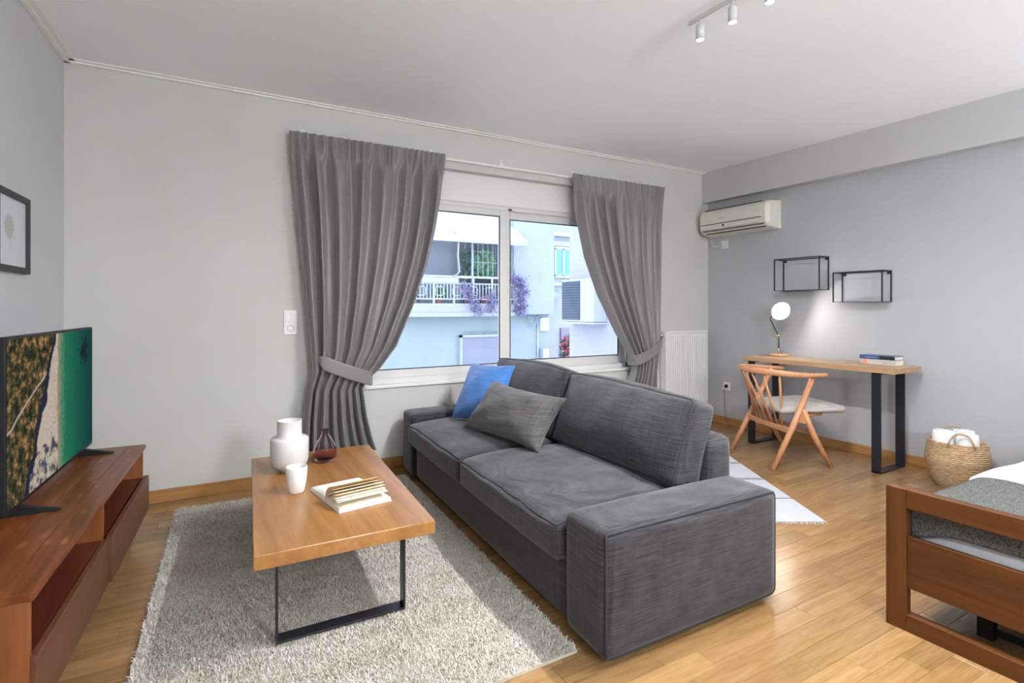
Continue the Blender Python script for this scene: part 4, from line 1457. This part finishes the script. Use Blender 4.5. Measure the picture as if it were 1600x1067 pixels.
M_weave = weave_mat()
bodyp = [(0.105, 0.0), (0.125, 0.03), (0.150, 0.09), (0.168, 0.15), (0.172, 0.168), (0.178, 0.185), (0.180, 0.20), (0.176, 0.22), (0.168, 0.27), (0.160, 0.315)]
rings = []
for i in range(24):
    z = 0.008 + i * 0.0133
    r = float(np.interp(z, [p[1] for p in bodyp], [p[0] for p in bodyp]))
    ring = MB()
    ring.tube([(BC[0] + r * math.cos(a), BC[1] + r * math.sin(a), z) for a in [k * 2 * math.pi / 40 for k in range(40)]], 0.0085, 6, closed=True)
    ring.build('coil', M_weave, bs)
MB().lathe([(0.0, 0.004)] + [(r - 0.006, z) for r, z in bodyp] + [(bodyp[-1][0] - 0.010, 0.315), (0.09, 0.012), (0.0, 0.010)], (BC[0], BC[1], 0), 40).build('inner_wall', M_weave, bs)
for ang in (208, 28):
    ca, sa = math.cos(math.radians(ang)), math.sin(math.radians(ang))
    tx, ty = -sa, ca
    rr = 0.162
    pth = []
    for k in range(15):
        f = k / 14
        t_ = -1 + 2 * f
        pth.append((BC[0] + ca * rr + tx * 0.075 * t_, BC[1] + sa * rr + ty * 0.075 * t_, 0.300 + 0.095 * (1 - abs(t_) ** 3)))
    MB().tube(pth, 0.006, 8).build('handle', M_weave, bs)


def towel(label, c, r, z0, z1, ax=None):
    root = thing('rolled_towel', (c[0], c[1], z0), label, 'towel', 'rolled towels in the basket')
    m = MB()
    turns = 3.2
    n = 90
    pts = []
    for i in range(n + 1):
        a = i / n * turns * 2 * math.pi
        rr = 0.012 + (r - 0.012) * i / n
        pts.append((rr * math.cos(a), rr * math.sin(a)))
    h = z1 - z0

    def g(u, v):
        i = round(u * n)
        x, y_ = pts[i]
        k = 1 - 0.10 * max(0, (v - 0.8) / 0.2) ** 2
        return (c[0] + x * k, c[1] + y_ * k, z0 + h * v - (0.004 if i % 2 else 0) * (v == 1))
    m.grid(g, n, 8)
    o = m.build('roll', M_towel, root, fix=False)
    md = o.modifiers.new('thick', 'SOLIDIFY')
    md.thickness = (r - 0.012) / turns * 0.86
    md.offset = 0


for ang, rad_, lab in ((118, 0.082, 'white rolled towel in the basket on the side facing the desk'), (238, 0.082, 'white rolled towel in the basket behind the front handle'), (-2, 0.082, 'white rolled towel in the basket next to the wall')):
    towel(lab, (BC[0] + rad_ * math.cos(math.radians(ang)), BC[1] + rad_ * math.sin(math.radians(ang))), 0.068, 0.05, 0.385)

# ------------------------------------------------------------------ bed
bed = thing('bed', (3.5, 0.3, 0), 'walnut bed frame with an open rectangular footboard', 'bed')
FX0, FX1, YB, YE = 2.366, 2.408, 1.128, -0.50
bx('post', M_bed_v, bed, FX0, YB - 0.070, 0.0, FX1, YB, 0.548, bev=0.003)
bx('post', M_bed_v, bed, FX0, YE, 0.0, FX1, YE + 0.070, 0.548, bev=0.003)
bx('top_rail', M_bed, bed, FX0, YE + 0.070, 0.476, FX1, YB - 0.070, 0.548, bev=0.003)
bx('bottom_rail', M_bed, bed, FX0, YE + 0.070, 0.0, FX1, YB - 0.070, 0.066, bev=0.003)
bx('footboard_panel', M_bed, bed, FX0 + 0.010, YE + 0.070, 0.165, FX1 - 0.008, YB - 0.070, 0.365, bev=0.002)
bx('side_rail', M_bed, bed, FX1, YB - 0.062, 0.18, 4.56, YB - 0.035, 0.34, bev=0.002)
bx('side_rail', M_bed, bed, FX1, YE + 0.035, 0.18, 4.56, YE + 0.062, 0.34, bev=0.002)
bx('headboard', M_bed, bed, 4.56, YE, 0.0, 4.60, YB, 0.95, bev=0.004)
bx('slat_base', M_black, bed, FX1 + 0.02, YE + 0.062, 0.265, 4.55, YB - 0.062, 0.285)
for x_, y_ in ((2.575, 0.885), (2.575, 0.30), (3.5, 0.60), (3.5, 0.1)):
    bx('support_leg', M_black, bed, x_, y_ - 0.025, 0.0, x_ + 0.040, y_ + 0.025, 0.265)
bx('support_bar', M_black, bed, 2.585, YE + 0.1, 0.020, 2.605, YB - 0.25, 0.040)

mt_ = soft_box(MB(), soft_map((1.045, 0.765, 0.10), 0.045, (0.006, 0.01, 0.012)), lambda p: (3.490 + p[0], 0.310 + p[1], 0.372 + p[2]), 16).build('mattress', M_sheet, None, base=(3.49, 0.31, 0.286))
tag(mt_, 'white sheeted mattress resting in the walnut bed frame', 'mattress')


def drape(x0, x1, ov_foot, ov_side, lift, zf, nu=70, nv=90):
    """cloth over the mattress: u along x, v across y; hangs over the foot end and both sides"""
    zt = 0.484
    Y1, Y0 = 1.066, -0.46

    def pt(u, v):
        span = (Y1 - Y0) + 2 * ov_side
        d = -ov_side + span * v
        if d < 0:
            yy, dz = Y1 + 0.012, d
        elif d > Y1 - Y0:
            yy, dz = Y0 - 0.012, (Y1 - Y0) - d
        else:
            yy, dz = Y1 - d, 0
        L = (x1 - x0) + ov_foot
        s = -ov_foot + L * u
        xx = x0 + max(s, 0)
        if s < 0:
            xx = x0 - 0.010
            dz = min(dz, s * (1 + zf * math.exp(-((v - 0.06) / 0.05) ** 2) + 0.15 * math.sin(v * 9)))
        rnd_ = 0.020
        ed = min(max(0.0, d), max(0.0, Y1 - Y0 - d), max(0.0, s) if ov_foot > 0 else 9)
        crown = -rnd_ * math.exp(-ed / 0.03) if dz == 0 else -rnd_
        wob = 0.006 * math.sin(7 * xx + 5 * yy) + 0.004 * math.sin(17 * yy - 9 * xx)
        return (xx, yy, zt + lift + dz + crown + (wob if dz == 0 else 0))
    m = MB()
    m.grid(pt, nu, nv)
    return m


def felt(name, a, b_):
    m, nt, b = new_mat(name)
    n = noise(nt, coords(nt, (150, 150, 150)), 1.0, 4, 0.8)
    nt.links.new(ramp(nt, n, [(0.35, a), (0.65, b_)]), b.inputs['Base Color'])
    b.inputs['Roughness'].default_value = 0.95
    b.inputs['Sheen Weight'].default_value = 0.03
    b.inputs['Specular IOR Level'].default_value = 0.1
    bump(nt, b, n, 0.6, 0.006)
    return m


bl = drape(2.440, 3.02, 0.070, 0.10, 0.014, 0.7).build('bed_blanket', felt('grey_wool', (0.020, 0.022, 0.021), (0.165, 0.170, 0.160)), None, fix=False)
bl.modifiers.new('thick', 'SOLIDIFY').thickness = 0.008
tag(bl, 'grey flecked wool blanket spread over the foot of the bed', 'blanket')
dv_ = drape(2.98, 4.52, 0.0, 0.14, 0.020, 0.0).build('duvet', M_sheet, None, fix=False)
dv_.modifiers.new('thick', 'SOLIDIFY').thickness = 0.012
tag(dv_, 'plain white duvet covering the bed beyond the grey blanket', 'duvet')

# ------------------------------------------------------------------ track light
tl = thing('track_light', (2.055, 1.20, CZ), 'grey ceiling track light with a row of glowing spot heads', 'ceiling light')
M_grey = mat('pale_grey_metal', (0.50, 0.50, 0.51), 0.35)
bx('rail', M_grey, tl, 2.046, 0.78, 2.618, 2.064, 1.852, 2.636, bev=0.003)
bx('ceiling_mount', M_grey, tl, 2.025, 0.95, CZ - 0.022, 2.085, 1.25, CZ, bev=0.004)
for y_ in (1.02, 1.18):
    MB().tube([(2.055, y_, 2.634), (2.055, y_, CZ - 0.02)], 0.006, 8).build('hanger', M_grey, tl)
for i in range(6):  # heads beyond the edge of the view are added for extra light
    y_ = 1.782 - 0.181 * i
    hd = MB().lathe([(0.0, 0.072), (0.015, 0.072), (0.019, 0.066), (0.020, 0.0), (0.0175, 0.0), (0.0175, 0.004), (0, 0.004)], (2.055, y_, 2.520), 24).build('spot_head', M_grey, tl)
    MB().tube([(2.055, y_, 2.590), (2.055, y_, 2.620)], 0.005, 8).build('stem', M_grey, hd)
    MB().lathe([(0.0, -0.003), (0.010, -0.002), (0.0172, 0.002), (0.0172, 0.004), (0, 0.0042)], (2.055, y_, 2.520), 20).build('lens', M_bulb, hd)
    ld = bpy.data.lights.new('spot_lamp', 'SPOT')
    ld.energy = SPOT_W
    ld.color = SPOT_COL
    ld.spot_size = math.radians(180)
    ld.spot_blend = 0.75
    ld.shadow_soft_size = 0.018
    lo = bpy.data.objects.new('spot_lamp', ld)
    COL.objects.link(lo)
    lo.parent = tl
    lo.location = (0, y_ - 1.20, 2.514 - CZ)

# added fill lamp, unseen behind the camera, shaped as a globe pendant
pn = thing('fill_pendant', (1.15, -1.15, 1.75), 'added opal globe fill lamp hanging unseen behind the camera', 'ceiling light')
MB().lathe([(0.0, -0.20)] + [(0.20 * math.sin(a), -0.20 * math.cos(a)) for a in [i * math.pi / 18 for i in range(1, 17)]] + [(0.05, 0.19)], (1.15, -1.15, 1.75), 36).build(
    'globe', mat('fill_opal_glass', (0.9, 0.9, 0.9), 0.4, emit=(0.90, 0.96, 1.0), es=FILL_GLOBE), pn)
MB().lathe([(0.052, 0.185), (0.055, 0.19), (0.055, 0.23), (0.02, 0.25), (0.0, 0.25)], (1.15, -1.15, 1.75), 24).build('cap', M_grey, pn)
MB().tube([(1.15, -1.15, 1.99), (1.15, -1.15, CZ)], 0.004, 8).build('cord', M_dark_plastic, pn)

# uplighter added out of view beyond the bed to brighten the ceiling
UL = Vector((4.50, -1.10, 0.0))
ul = thing('fill_uplighter', UL, 'added fill uplighter with an open bowl, unseen beyond the bed', 'lamp')
MB().lathe([(0.0, 0.0), (0.14, 0.0), (0.14, 0.015), (0.02, 0.03), (0.0, 0.03)], UL, 32).build('base', M_grey, ul)
MB().tube([UL + Vector((0, 0, 0.02)), UL + Vector((0, 0, 1.74))], 0.011, 12).build('pole', M_grey, ul)
MB().lathe([(0.0, 1.73), (0.04, 1.735), (0.12, 1.775), (0.17, 1.84), (0.165, 1.84), (0.115, 1.782), (0.04, 1.744), (0.0, 1.742)], UL, 36).build('bowl', mat('bowl_white', (0.8, 0.8, 0.8), 0.4), ul)
MB().lathe([(0.06 * math.sin(a), 1.805 - 0.06 * math.cos(a)) for a in [i * math.pi / 12 for i in range(13)]], UL, 20).build('bulb', mat('fill_uplight_bulb', (1, 1, 1), 0.4, emit=(0.90, 0.95, 1.0), es=FILL_UPLIGHT), ul)

# ------------------------------------------------------------------ outside, across the street
GZ = -3.6
bx('street_ground', plaster('street_paving', (0.55, 0.55, 0.55)), None, -14, 4.42, GZ - 0.2, 40, 34, GZ, kind='structure')
M_fac = plaster('pale_stucco', (0.27, 0.29, 0.32), 0.9, 0.05)
M_fac2 = plaster('white_stucco', (0.31, 0.315, 0.335), 0.9, 0.03)
M_fac3 = plaster('mint_stucco', (0.25, 0.285, 0.285), 0.9, 0.05)
M_awn = mat('white_awning', (0.33, 0.345, 0.36), 0.8)
M_iron = mat('white_iron', (0.34, 0.355, 0.375), 0.5)
M_dkglass = mat('dark_window_glass', (0.16, 0.20, 0.26), 0.1)
M_net = mat('net_frame', (0.30, 0.33, 0.36), 0.6)

ob = thing('apartment_house', (8.0, 16.3, GZ), 'pale apartment house with balcony and awning across the street', 'building')
m = MB()
m.box(-6, 17.2, 1.05, 9.30, 17.6, 10)              # wall behind the balcony
m.box(9.28, 16.0, 1.03, 10.95, 17.6, 10)           # projecting bay
m.box(10.75, 17.6, 1.03, 10.95, 19.5, 10)
m.build('upper_wall', M_fac, ob)
bx('lower_wall', M_fac3, ob, -6, 16.35, GZ, 10.95, 17.0, 1.05)
bx('balcony_slab', M_fac2, ob, -6, 15.95, 1.06, 9.28, 17.25, 1.40)
bx('slab_edge', M_fac2, ob, -6, 15.88, 0.98, 9.28, 15.96, 1.10)
rl_ = MB()
rl_.box(-4, 15.97, 2.22, 9.27, 16.02, 2.29)
rl_.box(-4, 15.97, 2.02, 9.27, 16.01, 2.06)
rl_.box(-4, 15.97, 1.52, 9.27, 16.01, 1.56)
rail_o = rl_.build('balcony_railing', M_iron, ob)
x_ = 4.3
i = 0
while x_ < 9.25:
    thick = 0.035 if i % 6 == 0 else 0.014
    bx('baluster', M_iron, rail_o, x_ - thick, 15.98, 1.40 if i % 6 == 0 else 1.56, x_ + thick, 16.0, 2.22 if i % 6 == 0 else 2.02)
    x_ += 0.115
    i += 1
# ornamental squares in the railing
for k in range(8):
    xs_ = 4.6 + k * 0.60
    m = MB()
    for a, b_, c, d in ((0, 0, 0.30, 0.03), (0, 0.27, 0.30, 0.30), (0, 0, 0.03, 0.30), (0.27, 0, 0.30, 0.30)):
        m.box(xs_ + a, 15.965, 1.64 + b_, xs_ + c, 15.985, 1.64 + d)
    m.build('railing_panel', M_iron, rail_o)
bx('balcony_cloth', mat('pale_cloth', (0.36, 0.37, 0.40), 0.9), ob, 5.0, 15.94, 2.06, 7.2, 15.965, 2.21)
# awning: sloping canvas
m = MB()
m.hexa([(3.5, 15.35, 3.42), (9.42, 15.35, 3.42), (9.28, 17.2, 4.86), (3.5, 17.2, 4.86), (3.5, 15.35, 3.45), (9.42, 15.35, 3.45), (9.28, 17.2, 4.90), (3.5, 17.2, 4.90)])
m.box(3.5, 15.32, 3.30, 9.42, 15.36, 3.46)
aw = m.build('awning', M_awn, ob)
MB().tube([(6.95, 15.37, 3.40), (7.02, 15.6, 2.9), (7.22, 15.9, 2.42), (7.05, 15.98, 2.24)], 0.028, 8).build('awning_arm', M_iron, aw)
MB().tube([(6.55, 15.9, 4.30), (6.95, 15.37, 3.42)], 0.028, 8).build('awning_arm', M_iron, aw)
MB().tube([(9.15, 15.38, 3.40), (9.16, 15.6, 2.9), (9.26, 15.95, 2.30)], 0.022, 8).build('awning_arm', M_iron, aw)
# openings behind the balcony
for (x0, x1, z0, z1, mm) in ((6.35, 7.75, 1.42, 3.60, mat('shutter_grey', (0.22, 0.245, 0.28), 0.6)), (7.95, 9.2, 1.42, 3.60, mat('shade_dark', (0.09, 0.12, 0.15), 0.6)), (3.6, 6.2, 1.42, 3.60, M_dkglass)):
    wv = bx('balcony_door', mm, ob, x0, 17.12, z0, x1, 17.21, z1)
    m = MB()
    for q_ in ((x0, x0 + 0.06), (x1 - 0.06, x1)):
        m.box(q_[0], 17.08, z0, q_[1], 17.13, z1)
    m.build('door_frame', M_net, wv)
m = MB()
for k in range(9):
    xx = 7.75 + k * 0.185
    m.box(xx - 0.008, 16.02, 2.29, xx + 0.008, 16.035, 3.42)
for zz in (2.75, 3.1, 3.40):
    m.box(7.75, 16.02, zz, 9.26, 16.035, zz + 0.015)
m.build('trellis', M_net, ob)
bx('trellis_post', M_net, ob, 7.70, 16.0, 1.40, 7.76, 16.05, 3.42)
wl = bx('ground_window', mat('lace_blind', (0.19, 0.19, 0.23), 0.7), ob, 7.48, 16.28, -1.6, 8.95, 16.36, 0.28)
m = MB()
m.box(7.40, 16.24, -1.65, 7.48, 16.36, 0.36)
m.box(8.95, 16.24, -1.65, 9.03, 16.36, 0.36)
m.box(7.40, 16.24, 0.28, 9.03, 16.36, 0.36)
m.build('window_frame', M_net, wl)
m = MB()
for k in range(8):
    c_ = 7.60 + k * 0.19
    m.tube([(c_ + 0.08 * math.cos(a), 16.22, 0.42 + 0.06 * math.sin(a)) for a in [q_ * math.pi / 6 for q_ in range(7)]], 0.010, 5)
m.build('scrollwork', mat('rusty_iron', (0.20, 0.19, 0.24), 0.7), wl)
MB().tube([(9.7, 16.2, 0.95), (10.0, 16.2, 0.96), (10.12, 16.2, 0.9), (10.10, 16.2, 0.72), (10.20, 16.2, 0.62), (10.32, 16.2, 0.72), (10.30, 16.2, 0.9), (10.42, 16.2, 0.98), (10.8, 16.2, 0.99)], 0.03, 8).build('wall_pipe', mat('pipe_grey', (0.22, 0.25, 0.33), 0.6), ob)
MB().tube([(10.45, 16.3, 0.95), (10.45, 16.3, -1.2)], 0.022, 8).build('down_pipe', mat('pipe_pale', (0.45, 0.52, 0.58), 0.6), ob)
bx('meter_box', mat('meter_white', (0.70, 0.78, 0.80), 0.5), ob, 10.55, 16.2, 0.45, 10.85, 16.36, 0.90)
bx('wall_box', M_iron, ob, 10.55, 16.1, -1.6, 10.80, 16.35, -0.20)


# balcony plants
def leaves(n, c, r, size, seed):
    rr = np.random.default_rng(seed)
    m = MB()
    for _ in range(n):
        d = rr.normal(size=3)
        d /= np.linalg.norm(d)
        p = np.array(c) + d * np.array(r) * rr.random() ** 0.4
        a = rr.normal(size=3)
        a /= np.linalg.norm(a)
        b = np.cross(a, rr.normal(size=3))
        b /= np.linalg.norm(b)
        s = size * rr.uniform(0.6, 1.3)
        m.add([p - a * s, p + b * s * 0.45, p + a * s, p - b * s * 0.45], [(0, 1, 2, 3)])
    return m


M_leaf = mat('leaf_green', (0.09, 0.27, 0.12), 0.6)
M_leaf_d = mat('leaf_dark', (0.03, 0.10, 0.07), 0.6)
M_purp = mat('leaf_purple', (0.17, 0.14, 0.26), 0.7)
M_pot = mat('terracotta', (0.50, 0.22, 0.18), 0.8)


def potted(label, x, y_, zf, c, r, n, m, size, seed, cat='plant'):
    root = thing('potted_plant', (x, y_, zf), label, cat)
    MB().lathe([(0.0, 0), (0.11, 0), (0.15, 0.24), (0.16, 0.25), (0.13, 0.25), (0.0, 0.2)], (x, y_, zf), 14).build('pot', M_pot, root)
    MB().tube([(x, y_, zf + 0.2), ((x + c[0]) / 2, y_, (zf + c[2]) / 2 + 0.1), c], 0.02, 6).build('stem', M_leaf_d, root)
    leaves(n, c, r, size, seed).build('foliage', m, root, fix=False, kind='stuff')


potted('bright green potted shrub behind the balcony trellis', 8.45, 16.55, 1.40, (8.45, 16.5, 2.75), (0.42, 0.22, 0.50), 900, M_leaf, 0.085, 1)
potted('dark green climbing shrub beside the bright one on the balcony', 8.02, 16.80, 1.40, (8.05, 16.75, 2.75), (0.40, 0.2, 0.65), 700, M_leaf_d, 0.09, 2)
potted('low green plant behind the balcony railing near the cloth', 6.65, 16.3, 1.40, (6.65, 16.2, 1.72), (0.30, 0.15, 0.22), 300, M_leaf, 0.06, 3)


def vine(label, pts, n, seed):
    root = thing('hanging_vine', pts[0], label, 'vine')
    MB().tube(pts, 0.02, 6).build('stem', mat('vine_stem', (0.16, 0.12, 0.16), 0.8), root)
    m = MB()
    rr = np.random.default_rng(seed)
    for _ in range(n):
        k = rr.random() * (len(pts) - 1)
        i = int(k)
        p = np.array(pts[i]) * (1 - (k - i)) + np.array(pts[i + 1]) * (k - i)
        p = p + rr.normal(size=3) * np.array((0.13, 0.07, 0.08))
        a = rr.normal(size=3)
        a /= np.linalg.norm(a)
        b = np.cross(a, rr.normal(size=3))
        b /= np.linalg.norm(b)
        s = 0.055 * rr.uniform(0.6, 1.3)
        m.add([p - a * s, p + b * s * 0.5, p + a * s, p - b * s * 0.5], [(0, 1, 2, 3)])
    m.build('foliage', M_purp, root, fix=False, kind='stuff')


vine('purple leafed vine hanging thickly from the end of the balcony railing', [(9.25, 15.90, 2.28), (9.45, 15.86, 2.1), (9.52, 15.84, 1.7), (9.50, 15.84, 1.35), (9.45, 15.86, 1.05)], 750, 5)
vine('purple leafed vine trailing over the middle of the balcony railing', [(7.4, 15.90, 2.0), (7.55, 15.84, 1.7), (7.75, 15.82, 1.35), (7.85, 15.82, 1.05)], 300, 6)
vine('short purple vine trailing over the slab below the green shrub', [(8.35, 15.90, 1.75), (8.4, 15.84, 1.45), (8.3, 15.82, 1.10)], 160, 8)

# building further back with a teal window
fb = thing('rear_house', (14, 20.5, GZ), 'white house with a teal curtained window behind the balcony house', 'building')
bx('wall', M_fac2, fb, 11.0, 20.0, GZ, 24, 21, 11)
bx('ledge', M_iron, fb, 11.0, 19.8, 4.45, 24, 20.0, 4.62)
bx('ledge', M_iron, fb, 11.0, 19.85, 2.25, 24, 20.0, 2.38)
tw = bx('window', mat('teal_curtain', (0.12, 0.36, 0.38), 0.7), fb, 13.65, 19.93, 2.68, 15.2, 20.02, 3.90)
m = MB()
for x_ in (13.65, 14.08, 14.55):
    m.box(x_, 19.9, 2.68, x_ + 0.10, 19.96, 3.90)
m.box(13.65, 19.9, 2.60, 15.2, 19.96, 2.72)
m.box(13.65, 19.9, 3.86, 15.2, 19.96, 4.0)
m.build('window_frame', M_iron, tw)
bx('roller_box', M_net, fb, 13.6, 19.88, 4.02, 15.3, 20.0, 4.22)
bx('garage_door', mat('brown_door', (0.20, 0.17, 0.22), 0.7), fb, 14.0, 19.9, GZ, 16.5, 20.0, 0.35)
m = MB()
m.hexa([(12.9, 19.0, 1.65), (13.9, 19.0, 1.65), (13.9, 20.0, 2.0), (12.9, 20.0, 2.0), (12.9, 19.0, 1.70), (13.9, 19.0, 1.70), (13.9, 20.0, 2.05), (12.9, 20.0, 2.05)])
m.build('canopy', M_fac3, fb)
fp = thing('flower_bush', (13.3, 18.4, GZ), 'bush with bright red flowers in front of the brown door', 'plant')
MB().tube([(13.3, 18.4, GZ), (13.3, 18.4, -0.8)], 0.06, 6).build('trunk', M_leaf_d, fp)
leaves(500, (13.3, 18.4, -0.6), (0.45, 0.3, 0.75), 0.10, 12).build('foliage', M_leaf_d, fp, fix=False, kind='stuff')
leaves(160, (13.3, 18.3, -0.55), (0.45, 0.3, 0.75), 0.09, 13).build('flowers', mat('red_petal', (0.62, 0.05, 0.10), 0.6), fp, fix=False, kind='stuff')

# neighbouring wing close by, with an outdoor air-conditioning unit
nb = thing('neighbour_house', (8.5, 7.5, GZ), 'white side wall of the neighbouring house close to the window', 'building')
bx('wall', plaster('pinkish_stucco', (0.30, 0.29, 0.31), 0.9, 0.02), nb, 6.5, 5.4, GZ, 11, 8.95, 10)
cu = thing('condenser_unit', (6.33, 8.3, 0.97), 'outdoor air conditioning unit with dark grille on a wall bracket', 'condenser')
bx('casing', M_iron, cu, 6.20, 7.80, 0.99, 6.50, 8.80, 1.80, bev=0.01)
gr = bx('grille', mat('grille_grey', (0.04, 0.05, 0.07), 0.6), cu, 6.185, 8.20, 1.03, 6.205, 8.77, 1.76)
for k in range(14):
    bx('grille_bar', mat('grille_bar_grey', (0.085, 0.10, 0.13), 0.6) if k == 0 else bpy.data.materials['grille_bar_grey'], gr, 6.178, 8.21, 1.05 + k * 0.051, 6.188, 8.76, 1.064 + k * 0.051)
bx('bracket', M_iron, cu, 6.18, 7.78, 0.955, 6.50, 8.82, 0.985)
